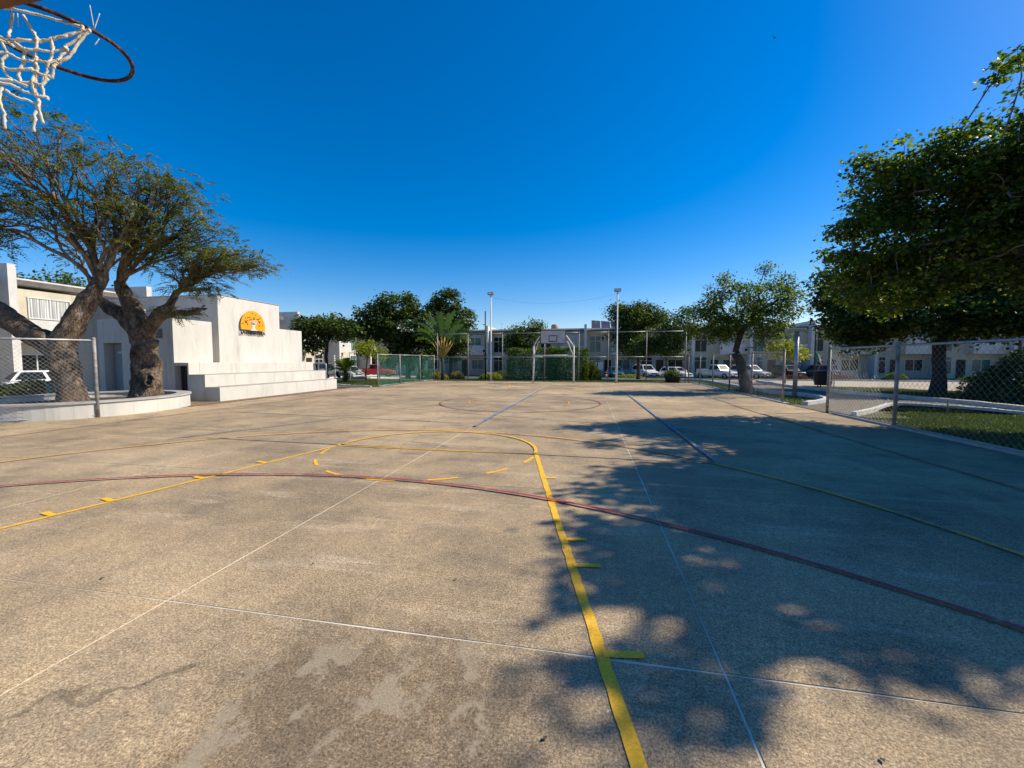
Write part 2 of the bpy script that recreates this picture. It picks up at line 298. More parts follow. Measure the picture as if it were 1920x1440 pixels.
class MB:
    def __init__(s): s.v = []; s.f = []; s.smooth = []
    def add(s, vs, fs, sm=False):
        n = len(s.v); s.v += [tuple(map(float, p)) for p in vs]; s.f += [[i + n for i in f] for f in fs]; s.smooth += [sm] * len(fs); return s
    def box(s, x0, y0, z0, x1, y1, z1):
        return s.add([(x0, y0, z0), (x1, y0, z0), (x1, y1, z0), (x0, y1, z0), (x0, y0, z1), (x1, y0, z1), (x1, y1, z1), (x0, y1, z1)],
                     [(0, 3, 2, 1), (4, 5, 6, 7), (0, 1, 5, 4), (1, 2, 6, 5), (2, 3, 7, 6), (3, 0, 4, 7)])
    def prism(s, pts, z0, z1):
        n = len(pts)
        return s.add([(p[0], p[1], z0) for p in pts] + [(p[0], p[1], z1) for p in pts],
                     [list(range(n))[::-1], list(range(n, 2 * n))] + [(i, (i + 1) % n, (i + 1) % n + n, i + n) for i in range(n)])
    def tube(s, pts, r, sides=8, smooth=True, cap=True):
        P = [Vector(p) for p in pts]; n = len(P)
        rr = list(r) if hasattr(r, '__len__') else [r] * n
        t0 = (P[1] - P[0]).normalized(); a = Vector((0, 0, 1)) if abs(t0.z) < 0.9 else Vector((1, 0, 0))
        u = t0.cross(a).normalized(); vs = []; fs = []
        for i in range(n):
            t = (P[min(i + 1, n - 1)] - P[max(i - 1, 0)])
            if t.length < 1e-9: t = t0
            t.normalize(); u = (u - t * u.dot(t)); u = u.normalized() if u.length > 1e-6 else t.orthogonal().normalized(); w = t.cross(u)
            for k in range(sides):
                an = 2 * math.pi * k / sides
                vs.append(P[i] + (u * math.cos(an) + w * math.sin(an)) * rr[i])
        for i in range(n - 1):
            for k in range(sides):
                k2 = (k + 1) % sides
                fs.append((i * sides + k, i * sides + k2, (i + 1) * sides + k2, (i + 1) * sides + k))
        s.add(vs, fs, smooth)
        if cap:
            m = len(s.v) - n * sides
            s.f.append([m + k for k in range(sides)][::-1]); s.f.append([m + (n - 1) * sides + k for k in range(sides)]); s.smooth += [False, False]
        return s
    def lathe(s, prof, sides=20, c=(0, 0, 0), smooth=True):
        vs = []; fs = []
        for (r, z) in prof:
            for k in range(sides):
                a = 2 * math.pi * k / sides; vs.append((c[0] + r * math.cos(a), c[1] + r * math.sin(a), c[2] + z))
        for i in range(len(prof) - 1):
            for k in range(sides):
                k2 = (k + 1) % sides; fs.append((i * sides + k, i * sides + k2, (i + 1) * sides + k2, (i + 1) * sides + k))
        return s.add(vs, fs, smooth)
    def build(s, name, m, parent=None, bevel=0.0, kind=None, loc=(0, 0, 0)):
        me = bpy.data.meshes.new(name); me.from_pydata(s.v, [], s.f); me.materials.append(M[m] if isinstance(m, str) else m)
        me.polygons.foreach_set('use_smooth', s.smooth); me.update()
        o = link(name, me, parent, loc)
        if bevel:
            b = o.modifiers.new('bevel', 'BEVEL'); b.width = bevel; b.segments = 2; b.limit_method = 'ANGLE'
        if kind: o['kind'] = kind
        return o
def tri_mesh(name, V, T, m, parent=None, kind=None):
    me = bpy.data.meshes.new(name); V = np.ascontiguousarray(V, np.float32).reshape(-1, 3); T = np.ascontiguousarray(T, np.int32).reshape(-1, 3)
    me.vertices.add(len(V)); me.vertices.foreach_set('co', V.ravel())
    me.loops.add(len(T) * 3); me.loops.foreach_set('vertex_index', T.ravel())
    me.polygons.add(len(T)); me.polygons.foreach_set('loop_start', np.arange(0, len(T) * 3, 3, dtype=np.int32))
    me.update(calc_edges=True); me.materials.append(M[m])
    o = link(name, me, parent)
    if kind: o['kind'] = kind
    return o
def unit(a): return a / np.maximum(np.linalg.norm(a, axis=-1, keepdims=True), 1e-9)
def leaves(name, C, L, m, parent, ratio=0.32, up=0.6, fold=0.25, D=None, var=0.35, kind=None):
    n = len(C)
    if D is None:
        D = rng.normal(size=(n, 3)); D[:, 2] = D[:, 2] * 0.5 - 0.35
    D = unit(D)
    Nn = rng.normal(size=(n, 3)); Nn[:, 2] += up * 2.2; S = unit(np.cross(D, Nn)); Nn = unit(np.cross(S, D))
    ln = (L * (1 + var * rng.uniform(-1, 1, n)))[:, None]
    a = C; t = C + D * ln; mid = C + D * ln * 0.45
    b = mid + S * ln * ratio + Nn * ln * fold * ratio; c = mid - S * ln * ratio + Nn * ln * fold * ratio
    V = np.stack([a, b, t, c], 1).reshape(-1, 3); i = np.arange(n)[:, None] * 4
    T = np.concatenate([i + [[0, 1, 2]], i + [[0, 2, 3]]], 1).reshape(-1, 3)
    return tri_mesh(name, V, T, m, parent, kind)
def pinnate(name, C, D, L, m, parent, pairs=9, leaflet=0.075):
    """feathery compound leaves: leaflets in rows on either side of a drooping midrib"""
    n = len(C); D = unit(D); up = np.array([[0, 0, 1.0]]) + rng.normal(size=(n, 3)) * 0.25; S = unit(np.cross(D, up)); Nn = unit(np.cross(S, D))
    ln = L * rng.uniform(0.6, 1.15, n); Vs = []
    for k in range(pairs):
        f = (k + 1) / pairs
        base = C + D * (ln * f)[:, None] - np.array([[0, 0, 1.0]]) * (ln * 0.30 * f * f)[:, None]
        w = leaflet * (1.15 - 0.7 * abs(f - 0.45)) * L / 0.4
        for sg in (-1, 1):
            dirv = unit(S * sg + D * 0.45 - Nn * 0.25 + rng.normal(size=(n, 3)) * 0.12)
            q = D * 0.24 * w
            Vs.append(np.stack([base, base + dirv * w * 0.55 + q, base + dirv * w, base + dirv * w * 0.5 - q], 1))
    V = np.concatenate(Vs, 0).reshape(-1, 3); i = np.arange(len(V) // 4)[:, None] * 4
    T = np.concatenate([i + [[0, 1, 2]], i + [[0, 2, 3]]], 1).reshape(-1, 3)
    return tri_mesh(name, V, T, m, parent)
def blob_points(blobs, n, shell=0.55):
    vol = np.array([b[1][0] * b[1][1] * b[1][2] for b in blobs]) ** 0.8; vol /= vol.sum(); out = []
    for (c, r), p in zip(blobs, vol):
        k = max(3, int(n * p)); d = unit(rng.normal(size=(k, 3))); rad = rng.uniform(shell ** 3, 1, k) ** (1 / 3)
        rad *= 1 + 0.12 * np.sin(d[:, 0] * 5 + c[0]) * np.cos(d[:, 1] * 4 + c[1]) + rng.normal(size=k) * 0.05
        out.append(np.array(c) + d * rad[:, None] * np.array(r))
    return np.concatenate(out, 0)
def grow(root, d0, targets, rtip=0.012, p=0.47, step=0.42, jit=0.10):
    chains = []
    def rec(pos, d, idx, chain):
        n = len(idx)
        if n == 1:
            t = targets[idx[0]]; v = t - pos; mid = pos + v * 0.5 + rng.normal(size=3) * 0.07 * np.linalg.norm(v)
            chain[0] += [mid, t]; chain[1] += [rtip * 0.8, rtip * 0.35]; chains.append(chain); return
        c = targets[idx].mean(0); v = c - pos; ln = np.linalg.norm(v)
        dd = unit(unit(v) * 0.65 + d * 0.35); new = pos + dd * ln * step + rng.normal(size=3) * jit * ln * step
        r = rtip * n ** p; chain[0].append(new); chain[1].append(r)
        A = targets[idx] - new; a = A[rng.integers(n)]; U = unit(A)
        i0 = np.argmin(U @ unit(a)); i1 = np.argmin(U @ U[i0]); c0, c1 = U[i0], U[i1]
        for _ in range(4):
            s = (U @ c0) > (U @ c1)
            if s.all() or (~s).all(): break
            c0, c1 = unit(U[s].mean(0)), unit(U[~s].mean(0))
        if s.all() or (~s).all():
            s = np.zeros(n, bool); s[: n // 2] = True
        g1, g2 = idx[s], idx[~s]
        if len(g1) < len(g2): g1, g2 = g2, g1
        rec(new, dd, g1, chain)
        rec(new, dd, g2, [[new], [rtip * len(g2) ** p]])
    r0 = rtip * len(targets) ** p
    rec(np.array(root, float), unit(np.array(d0, float)), np.arange(len(targets)), [[np.array(root, float)], [r0]])
    return chains
def smooth_chain(P, Rr, sub=3):
    P = np.array(P); n = len(P); out = []; ro = []
    for i in range(n - 1):
        p0, p1, p2, p3 = P[max(i - 1, 0)], P[i], P[i + 1], P[min(i + 2, n - 1)]
        for k in range(sub):
            t = k / sub; out.append(0.5 * ((2 * p1) + (-p0 + p2) * t + (2 * p0 - 5 * p1 + 4 * p2 - p3) * t * t + (-p0 + 3 * p1 - 3 * p2 + p3) * t ** 3))
            ro.append(Rr[i] * (1 - t) + Rr[i + 1] * t)
    out.append(P[-1]); ro.append(Rr[-1]); return out, ro
def gnarl(o, amp=0.05, sc_=1.6):
    me = o.data; n = len(me.vertices); co = np.empty(n * 3, np.float32); me.vertices.foreach_get('co', co); co = co.reshape(-1, 3)
    for i in range(n):
        v = Vector(co[i]); co[i] += np.array(mnoise.noise_vector(v * sc_)) * amp + np.array(mnoise.noise_vector(v * sc_ * 3.1)) * amp * 0.45
    me.vertices.foreach_set('co', co.ravel()); me.update()
def tree(name, base, label, leafm, barkm, blobs, nt=140, per=60, L=0.13, spread=0.38, rtip=0.012, fork=None, trunk_r=None, group=None, sides=6, cat='tree', feather=False, lratio=0.34, up=0.6, stray=0.10):
    """blobs in world coordinates"""
    global rng
    keep_rng, rng = rng, np.random.default_rng(int(abs(base[0]) * 100 + abs(base[1]) * 37))
    b = np.array([base[0], base[1], float(zt(base[0], base[1])) - 0.06 if len(base) < 3 else base[2]])
    root = empty(name, tuple(b), 0, label, cat, group)
    bl = [(np.array(c) - b, r) for c, r in blobs]
    T = blob_points(bl, nt); k_ = int(len(T) * stray); out_ = blob_points([(c, tuple(np.array(r) * 1.0)) for c, r in bl], max(k_, 4), 0.97)
    mid = np.mean([c for c, r in bl], 0); out_ = out_ + unit(out_ - mid + [0, 0, .6]) * rng.uniform(.15, .6, (len(out_), 1)) * np.min([min(r) for c, r in bl]) ** .3 * .9; main_n = len(T); T = np.concatenate([T, out_], 0)
    fork = (np.array(fork) - b) if fork is not None else np.array([0, 0, max(0.8, T[:, 2].min() * 0.8)])
    r0 = trunk_r or rtip * len(T) ** 0.47
    mb = MB(); P = [np.array([0, 0, -0.1]), fork * 0.35 + rng.normal(size=3) * 0.05, fork * 0.7 + rng.normal(size=3) * 0.05, fork]
    pp, rr = smooth_chain(P, [r0 * 1.45, r0 * 1.05, r0 * 0.95, r0 * 0.9]); mb.tube(pp, rr, 10)
    tk = mb.build('trunk', barkm, root); gnarl(tk, r0 * 0.18, 2.0 / max(r0 * 4, 0.4))
    mb = MB()
    ch = grow(fork, fork + [0, 0, 0.5], T, rtip)
    for P, Rr in ch:
        Rr = [min(x, r0 * 0.92) for x in Rr]; pp, rr = smooth_chain(P, Rr, 2); mb.tube(pp, rr, sides if max(Rr) > 0.03 else 4, cap=False)
    mb.build('branches', barkm, root)
    C = np.concatenate([np.repeat(T[:main_n], per, 0), np.repeat(T[main_n:], max(8, per // 4), 0)], 0); n = len(C); n0 = main_n * per
    off = rng.normal(size=(n, 3)) * [spread, spread, spread * 0.62]
    m_ = n - n0; tt = rng.uniform(-1.6, .3, (m_, 1)) * spread; off[n0:] = unit(np.repeat(T[main_n:], max(8, per // 4), 0) - T.mean(0)) * tt + rng.normal(size=(m_, 3)) * spread * .22
    C = C + off
    if feather:
        D = off * [1, 1, 0.3] + rng.normal(size=(n, 3)) * 0.15
        pinnate('crown', C, D, L, leafm, root, pairs=7, leaflet=0.1)
    else:
        leaves('crown', C, L, leafm, root, ratio=lratio, up=up)
    rng = keep_rng
    return root
def shrub(name, c, r, label, leafm, n=2500, L=0.08, group=None, boxy=False, cat='shrub', stems=True, up=0.3):
    z0 = float(zt(c[0], c[1])) - 0.05
    root = empty(name, (c[0], c[1], z0), 0, label, cat, group)
    if boxy:
        d = rng.uniform(-1, 1, size=(n, 3)); ax = rng.integers(0, 3, n); sg = rng.choice([-1, 1], n)
        sel = rng.uniform(size=n) < 0.8; d[np.arange(n)[sel], ax[sel]] = sg[sel] * rng.uniform(0.85, 1.06, sel.sum())
        d *= 1 + 0.05 * np.sin(d[:, [1, 2, 0]] * 6)
        C = d * np.array(r) + [0, 0, r[2]]; C[:, 2] = np.abs(C[:, 2])
    else:
        d = unit(rng.normal(size=(n, 3))); d[:, 2] = np.abs(d[:, 2]) * 1.0 - 0.25
        rad = rng.uniform(0.35, 1, n) ** 0.4 * (1 + 0.14 * np.sin(d[:, 0] * 7 + c[0]) * np.cos(d[:, 1] * 6))
        C = d * rad[:, None] * np.array(r); C[:, 2] = np.abs(C[:, 2] + r[2] * 0.25)
    D = unit(C - np.array([0, 0, r[2] * 0.3])) + rng.normal(size=(n, 3)) * 0.7
    leaves('foliage', C, L, leafm, root, ratio=0.33, up=up, D=D)
    if stems:
        mb = MB()
        for k in range(7):
            a = rng.uniform(0, 6.28); q = rng.uniform(0.3, 0.7)
            mb.tube([(0, 0, -0.02), (r[0] * q * 0.4 * math.cos(a), r[1] * q * 0.4 * math.sin(a), r[2] * 0.5), (r[0] * q * math.cos(a), r[1] * q * math.sin(a), r[2] * 1.05)], [0.03, 0.02, 0.01], 5)
        mb.build('stem', 'bark_dark', root)
    return root

# ------------------------------------------------------------------ ground, roads, kerbs
def sheet(name, x0, y0, x1, y1, nx, ny, dz, m, label_kind='structure', mask=None, warp=None):
    xs = np.linspace(x0, x1, nx + 1); ys = np.linspace(y0, y1, ny + 1); X, Y = np.meshgrid(xs, ys); Z = zt(X, Y) + dz
    V = np.stack([X, Y, Z], -1).reshape(-1, 3); i = np.arange(nx)[None, :] + (np.arange(ny) * (nx + 1))[:, None]; i = i.ravel()
    T = np.concatenate([np.stack([i, i + 1, i + nx + 2], 1), np.stack([i, i + nx + 2, i + nx + 1], 1)], 0)
    o = tri_mesh(name, V, T, m); o['kind'] = label_kind; return o
def poly_sheet(name, pts, dz, m, label=None):
    import bmesh
    bm = bmesh.new(); vs = [bm.verts.new((p[0], p[1], 0)) for p in pts]; f = bm.faces.new(vs)
    bmesh.ops.triangulate(bm, faces=[f])
    for _ in range(3): bmesh.ops.subdivide_edges(bm, edges=[e for e in bm.edges if e.calc_length() > 3], cuts=1, use_grid_fill=True)
    bmesh.ops.triangulate(bm, faces=bm.faces[:])
    for v in bm.verts: v.co.z = float(zt(v.co.x, v.co.y)) + dz
    bmesh.ops.recalc_face_normals(bm, faces=bm.faces[:])
    me = bpy.data.meshes.new(name); bm.to_mesh(me); bm.free(); me.materials.append(M[m])
    if me.polygons[0].normal.z < 0: me.flip_normals()
    o = link(name, me); o['kind'] = 'structure'; return o
def kerb(name, pts, w=0.16, h=0.13, sub=6, m='kerb'):
    P = [np.array([p[0], p[1], 0.0]) for p in pts]; P, _ = smooth_chain(P, [1] * len(P), sub)
    mb = MB(); vs = []; fs = []
    for i, p in enumerate(P):
        t = unit(P[min(i + 1, len(P) - 1)] - P[max(i - 1, 0)]); nrm = np.array([-t[1], t[0], 0]); z = float(zt(p[0], p[1])) - 0.05
        jit = rng.normal() * 0.006
        for (o_, hh) in ((-w / 2, -0.15), (-w / 2 + 0.01, h + jit), (w / 2 - 0.01, h + jit), (w / 2, -0.15)):
            q = p + nrm * o_; vs.append((q[0], q[1], z + hh))
    for i in range(len(P) - 1):
        for k in range(3): fs.append((i * 4 + k, i * 4 + k + 1, i * 4 + k + 5, i * 4 + k + 4))
    fs += [(0, 3, 2, 1), tuple(len(vs) - 4 + k for k in range(4))]
    mb.add(vs, fs); o = mb.build(name, m); o['kind'] = 'structure'; return o
sheet('ground', -250, -60, 250, 400, 250, 230, -0.05, 'grass')
sheet('pavement', -30, -20, -16.2, 12.6, 14, 16, -0.036, 'path')
sheet('road', -31, 12.6, -22, 90, 9, 60, -0.032, 'paver')
sheet('road', -110, 43, 110, 50.5, 80, 8, -0.026, 'paver')
poly_sheet('road', [(10.9, 43), (10.9, 33), (11.2, 29), (15, 26.9), (18, 24.6), (26, 23), (80, 21), (80, 43)], -0.020, 'paver')
poly_sheet('path', [(6.86, 13.0), (7.3, 12.95), (8.7, 14.4), (9.95, 15.85), (10.7, 16.15), (11.6, 15.4), (12.15, 14.0), (12.7, 9), (12.9, -10), (13.9, -10), (13.5, 9), (12.95, 14.9), (12.8, 16.9), (12.3, 18.7), (11.7, 21.5), (11.2, 25), (11.3, 29), (11.9, 33), (12.3, 36), (12.3, 43), (8.7, 43), (8.5, 31.3), (8.5, 24.7), (8.5, 21.2), (9.1, 20), (9.0, 18), (8.5, 16.8), (7.3, 15.7), (6.86, 15.6)], -0.014, 'path')
poly_sheet('gravel_strip', [(-13.6, 12.3), (-13.6, 20.3), (-13.3, 21.0), (-12.8, 21.0), (-12.8, 10.0), (-15.6, 11.8), (-19.5, 12.85), (-13.6, 12.85)], -0.012, 'gravel')
poly_sheet('side_path', [(-12.1, 21.0), (-13.3, 21.0), (-16, 20.8), (-22.5, 20.8), (-22.5, 22.3), (-17.5, 23.3), (-15.2, 22.4), (-13.6, 21.6), (-12.1, 21.3)], -0.008, 'path')
kerb('kerb', [(-21, 42.9), (-10, 42.9), (0, 42.9), (6, 42.8), (8.4, 41), (8.6, 36), (8.45, 31.3), (8.45, 24.7), (8.45, 21.2), (9.15, 20), (9.05, 18), (8.5, 16.8), (7.3, 15.6)], 0.2, 0.16)
kerb('kerb', [(13.2, 33.6), (12.3, 33.2), (11.6, 29.5), (11.35, 25), (11.85, 21.5), (12.4, 18.8), (12.95, 16.9), (13.1, 14.9), (13.6, 9), (13.9, 0), (14, -8)], 0.2, 0.18)
kerb('kerb', [(7.3, 12.95), (8.7, 14.4), (9.95, 15.85), (10.7, 16.15), (11.6, 15.4), (12.15, 14.0), (12.7, 9), (12.9, 0), (12.9, -8)], 0.14, 0.12)
kerb('kerb', [(-22, 22.6), (-17.5, 23.6), (-15.2, 22.6), (-13.6, 21.75), (-12.3, 21.45)], 0.14, 0.12)
kerb('kerb', [(-21.7, 12), (-21.8, 24), (-21.5, 40), (-21, 42.9)], 0.2, 0.16)
kerb('kerb', [(-31.2, -10), (-31.2, 20), (-31.2, 50), (-31.2, 80)], 0.2, 0.16)
kerb('kerb', [(-31, 50.7), (-10, 50.7), (10, 50.7), (40, 50.7), (100, 50.7)], 0.2, 0.16)
kerb('kerb', [(-17, 2), (-16.7, 5.2), (-15.6, 6.6)], 0.2, 0.14)

# ------------------------------------------------------------------ court slabs and painted lines
court = empty('court', (0, 0, 0)); court['kind'] = 'structure'
xs = [-12.80, -9.27, -5.90, -2.60, 0.66, 3.95, 6.72]; ys = [-4.05, -1.0, 2.04, 4.72, 7.45, 10.15, 12.9, 15.6, 18.3, 21.0, 23.7, 26.4, 29.15]
MB().add([(-19.5, -6, -0.0035), (6.72, -6, -0.0035), (6.72, 29.15, -0.0035), (-12.0, 29.15, -0.0035), (-12.0, 21, -0.0035), (-12.8, 21, -0.0035), (-12.8, 8.95, -0.0035), (-17.6, 3.6, -0.0035)], [(0, 1, 2, 3, 4, 5, 6, 7)]).build('joint_bed', 'joint', court)
def edge_pts(a, b, step=0.28, amp=0.0022):
    a = np.array(a, float); b = np.array(b, float); d = b - a; ln = np.linalg.norm(d); n = max(2, int(ln / step)); t = d / ln; nrm = np.array([-t[1], t[0]])
    return [a + d * (k / n) + (nrm * rng.normal() * amp if k else 0) for k in range(n)]
def slab(corners):
    c = np.mean(corners, 0); g = 0.0065; cs = []
    for p in corners: cs.append(np.array(p) - np.sign(np.array(p) - c) * g)
    pts = []
    for i in range(len(cs)): pts += edge_pts(cs[i], cs[(i + 1) % len(cs)], 0.45)
    zc = float(rng.normal() * 0.0006)
    mb = MB(); n = len(pts)
    mb.add([(p[0], p[1], -0.012) for p in pts] + [(p[0], p[1], zc) for p in pts], [list(range(n, 2 * n))] + [(i, (i + 1) % n, (i + 1) % n + n, i + n) for i in range(n)])
    return mb.build('slab', 'concrete', court)
for i in range(len(xs) - 1):
    for j in range(len(ys) - 1):
        x0, x1, y0, y1 = xs[i], xs[i + 1], ys[j], ys[j + 1]
        if i == 0 and y0 >= 20.9: x0 = -12.05
        slab([(x0, y0), (x1, y0), (x1, y1), (x0, y1)])
slab([(-12.8, 4.72), (-12.8, 8.9), (-13.05, 8.6), (-15.9, 4.72)][::-1]); slab([(-16.0, 2.04), (-12.8, 2.04), (-12.8, 4.72), (-15.9, 4.72)]); slab([(-16.0, -4.05), (-12.8, -4.05), (-12.8, 2.04), (-16.0, 2.04)])
def ribbon(name, pts, w, m, z=0.004, label=None):
    P = [np.array([p[0], p[1]], float) for p in pts]; n = len(P); vs = []; fs = []
    for i, p in enumerate(P):
        t = unit(P[min(i + 1, n - 1)] - P[max(i - 1, 0)]); nr = np.array([-t[1], t[0]])
        ww = w / 2 * (1 + rng.normal() * 0.055); o_ = rng.normal() * w * 0.03 + 0.006 * math.sin(i * 0.045 + w * 90)
        vs += [(*(p + nr * (ww + o_)), z), (*(p - nr * (ww - o_)), z)]
    for i in range(n - 1): fs.append((2 * i + 1, 2 * i + 3, 2 * i + 2, 2 * i))
    o = MB().add(vs, fs).build(name, m, court)
    if label: o['label'] = label
    return o
def seg(a, b, step=0.07):
    a = np.array(a, float); b = np.array(b, float); n = max(1, int(np.linalg.norm(b - a) / step)); return [a + (b - a) * k / n for k in range(n + 1)]
def arc(c, r, a0, a1, step=0.07, ry=None):
    n = max(3, int(abs(a1 - a0) * r / step)); ry = ry or r
    return [(c[0] + r * math.cos(a0 + (a1 - a0) * k / n), c[1] + ry * math.sin(a0 + (a1 - a0) * k / n)) for k in range(n + 1)]
KC = -2.607; Y0 = 0.663; PI = math.pi; FT = Y0 + 5.78
ribbon('key_line', seg((KC + 3.06, Y0 - 0.4), (KC + 1.78, FT)), 0.064, 'yellow', 0.0045)
ribbon('key_line', seg((KC - 3.0, Y0), (KC - 1.78, FT)), 0.05, 'yellow', 0.0045)
ribbon('free_throw_line', seg((KC - 1.78, FT + 0.02), (KC + 1.78, FT)), 0.045, 'yellow', 0.0085)
ribbon('free_throw_arc', arc((KC, FT), 1.76, 0, PI), 0.055, 'yellow', 0.0125)
for k in range(7):
    a = PI + PI * (k + 0.28) / 7; ribbon('arc_dash', arc((KC, FT), 1.76, a, a + PI / 7 * 0.5, 0.08), 0.05, 'yellow')
for yy, l in ((2.07, 0.21), (2.96, 0.2), (3.39, 0.19), (4.28, 0.17), (5.15, 0.15)):
    xr = KC + 1.78 + (FT - yy) * 0.2075; ribbon('lane_tick', seg((xr + 0.0, yy), (xr + l, yy + 0.03), 0.07), 0.052, 'yellow', 0.0075)
for yy in (2.98, 3.42, 4.31, 5.15):
    xl = KC - 1.78 - (FT - yy) * 0.2075; ribbon('lane_tick', seg((xl + 0.01, yy), (xl - 0.2, yy + 0.05), 0.07), 0.06, 'yellow', 0.0075)
ribbon('three_point_line', arc((-2.75, 1.97), 6.3, -0.02, PI + 0.02), 0.05, 'yellow_worn', 0.0165)
ribbon('handball_arc', arc((-2.84, -3.03), 7.75, 0.25, PI - 0.25), 0.045, 'red', 0.0205)
ribbon('centre_circle', arc((-2.45, 14.5), 2.85, 0, 2 * PI), 0.06, 'red_worn', 0.0205, 'faded red centre circle')
ribbon('inner_circle', arc((-2.5, 14.5), 1.8, -0.35, 0.35), 0.06, 'yellow_worn', 0.0165); ribbon('inner_circle', arc((-2.5, 14.5), 1.8, PI - 0.35, PI + 0.35), 0.06, 'yellow_worn', 0.0165)
ribbon('halfway_line', seg((-12.2, 14.55), (6.3, 14.55)), 0.05, 'red_worn', 0.0245)
ribbon('volleyball_line', seg((-2.55, 8.9), (-2.45, 20.3)), 0.075, 'blue', 0.0285); ribbon('volleyball_line', seg((1.86, 6.41), (1.66, 20.2)), 0.06, 'blue', 0.0285)
ribbon('volleyball_line', seg((-7.3, 6.66), (1.86, 6.36)), 0.045, 'blue_worn', 0.0285); ribbon('volleyball_line', seg((-7.9, 6.4), (-6.3, 9.6)), 0.05, 'blue_worn', 0.0325)
ribbon('side_line', seg((5.0, 4.5), (4.75, 15.0)), 0.05, 'red_worn', 0.0125); ribbon('side_line', seg((-11.4, 4.5), (-10.9, 27)), 0.05, 'red_worn', 0.0125)
ribbon('faded_line', seg((-10.5, 10.3), (-3.0, 9.4)), 0.05, 'white_worn', 0.0125); ribbon('faded_line', seg((-6.5, 12.2), (3.2, 9.0)), 0.04, 'blue_worn', 0.0365)
FY = 28.3; FFT = FY - 5.8
ribbon('key_line', seg((KC + 3.0, FY), (KC + 1.8, FFT)), 0.05, 'yellow_worn', 0.0045); ribbon('key_line', seg((KC - 3.0, FY), (KC - 1.8, FFT)), 0.05, 'yellow_worn', 0.0045)
ribbon('free_throw_line', seg((KC - 1.8, FFT), (KC + 1.8, FFT)), 0.05, 'yellow_worn', 0.0085); ribbon('free_throw_arc', arc((KC, FFT), 1.8, PI, 2 * PI), 0.05, 'yellow_worn', 0.0125)
ribbon('three_point_line', arc((KC, FY - 1.5), 6.25, PI, 2 * PI), 0.05, 'yellow_worn', 0.0165); ribbon('handball_arc', arc((KC, 32), 7.75, PI + 0.45, 2 * PI - 0.45), 0.05, 'red_worn', 0.0205)
ribbon('end_line', seg((-11.6, 28.4), (6.2, 28.4)), 0.05, 'white_worn', 0.0325)
MB().prism([(6.74, -6), (6.9, -6), (6.9, 12.95), (6.74, 12.95)], -0.1, 0.05).build('fence_footing', 'slab_grey')['kind'] = 'structure'
MB().prism([(6.74, 15.7), (6.9, 15.7), (6.9, 29.6), (6.74, 29.6)], -0.1, 0.03).build('fence_footing', 'slab_grey')['kind'] = 'structure'

# ------------------------------------------------------------------ chain-link fences
def fence(name, label, posts, h, mid=False, screen=None, link_panels=(), bottom=True, rp=0.03, mesh_d=0.1, post_m='galv_rust', rail_m='galv', bev=None, wire_r=0.0016):
    b = np.array([posts[0][0], posts[0][1], 0.0]); root = empty(name, tuple(b), 0, label, 'fence')
    pl = [np.array([p[0], p[1], float(zt(p[0], p[1]))]) - b for p in posts]
    for p in pl:
        MB().tube([p + [0, 0, -0.1], p + [0, 0, h]], rp * 1.15, 10).lathe([(rp * 1.3, 0), (rp * 1.25, 0.03), (0.0, 0.06)], 10, tuple(p + [0, 0, h])).build('post', post_m, root)
    for i in range(len(pl) - 1):
        a, c = pl[i], pl[i + 1]; zs = [h - 0.03] + ([h * 0.5] if mid else []) + ([0.06] if bottom else [])
        for z in zs: MB().tube([a + [0, 0, z], c + [0, 0, z]], rp * 0.72 if z > 0.1 else rp * 0.5, 8).build('rail', rail_m, root)
        d = c - a; ln = np.linalg.norm(d[:2]); u = d / ln; u[2] = 0; nrm = np.array([-u[1], u[0], 0])
        if i in link_panels:
            mb = MB(); z0, z1 = 0.05, h - 0.03; H = z1 - z0; k = -H
            while k < ln:
                for sg in (1, -1):
                    s0, s1 = k, k + H; za, zb = (z0, z1) if sg == 1 else (z1, z0)
                    t0 = max(0, -s0) / H; t1 = min(1, (ln - s0) / H)
                    if t1 > t0:
                        pa = a + u * (s0 + H * t0) + [0, 0, za + (zb - za) * t0]; pb = a + u * (s0 + H * t1) + [0, 0, za + (zb - za) * t1]
                        mb.tube([pa + nrm * 0.002 * sg, pb + nrm * 0.002 * sg], wire_r, 3, cap=False)
                k += mesh_d
            mb.build('wire_mesh', 'wire', root, kind='stuff')
            for q in (0.12, 0.5, 0.88): MB().tube([a + [0, 0, h * q] + u * 0.0 + nrm * 0.045, a + [0, 0, h * q] + u * 0.05, a + [0, 0, h * q] - nrm * 0.045], 0.006, 5).build('tie_clamp', 'galv', root)
        if screen and i in screen:
            za, zb = screen[i]; n = 8; vs = []; fs = []
            for k in range(n + 1):
                q = a + u * (0.04 + (ln - 0.08) * k / n) + nrm * 0.035; sag = 0.04 * math.sin(PI * k / n)
                for r_ in range(4): vs.append(q + nrm * 0.02 * math.sin(k * 1.7 + r_ * 2.1) + [0, 0, za + (zb - za - sag) * r_ / 3])
            for k in range(n):
                for r_ in range(3): fs.append((k * 4 + r_, k * 4 + 4 + r_, k * 4 + 5 + r_, k * 4 + 1 + r_))
            MB().add(vs, fs, True).build('windscreen', 'screen', root)
    return root
fence('chain_link_fence', 'grey chain-link fence beside the shaded part of the court at right', [(6.82, 13.31), (6.82, 10.65), (6.82, 7.5), (6.82, 4.8), (6.82, 2.2), (6.82, -0.15), (6.82, -2.85)], 1.88, link_panels=(0, 1, 2, 3, 4, 5), rp=0.034, mesh_d=0.13, wire_r=0.0024)
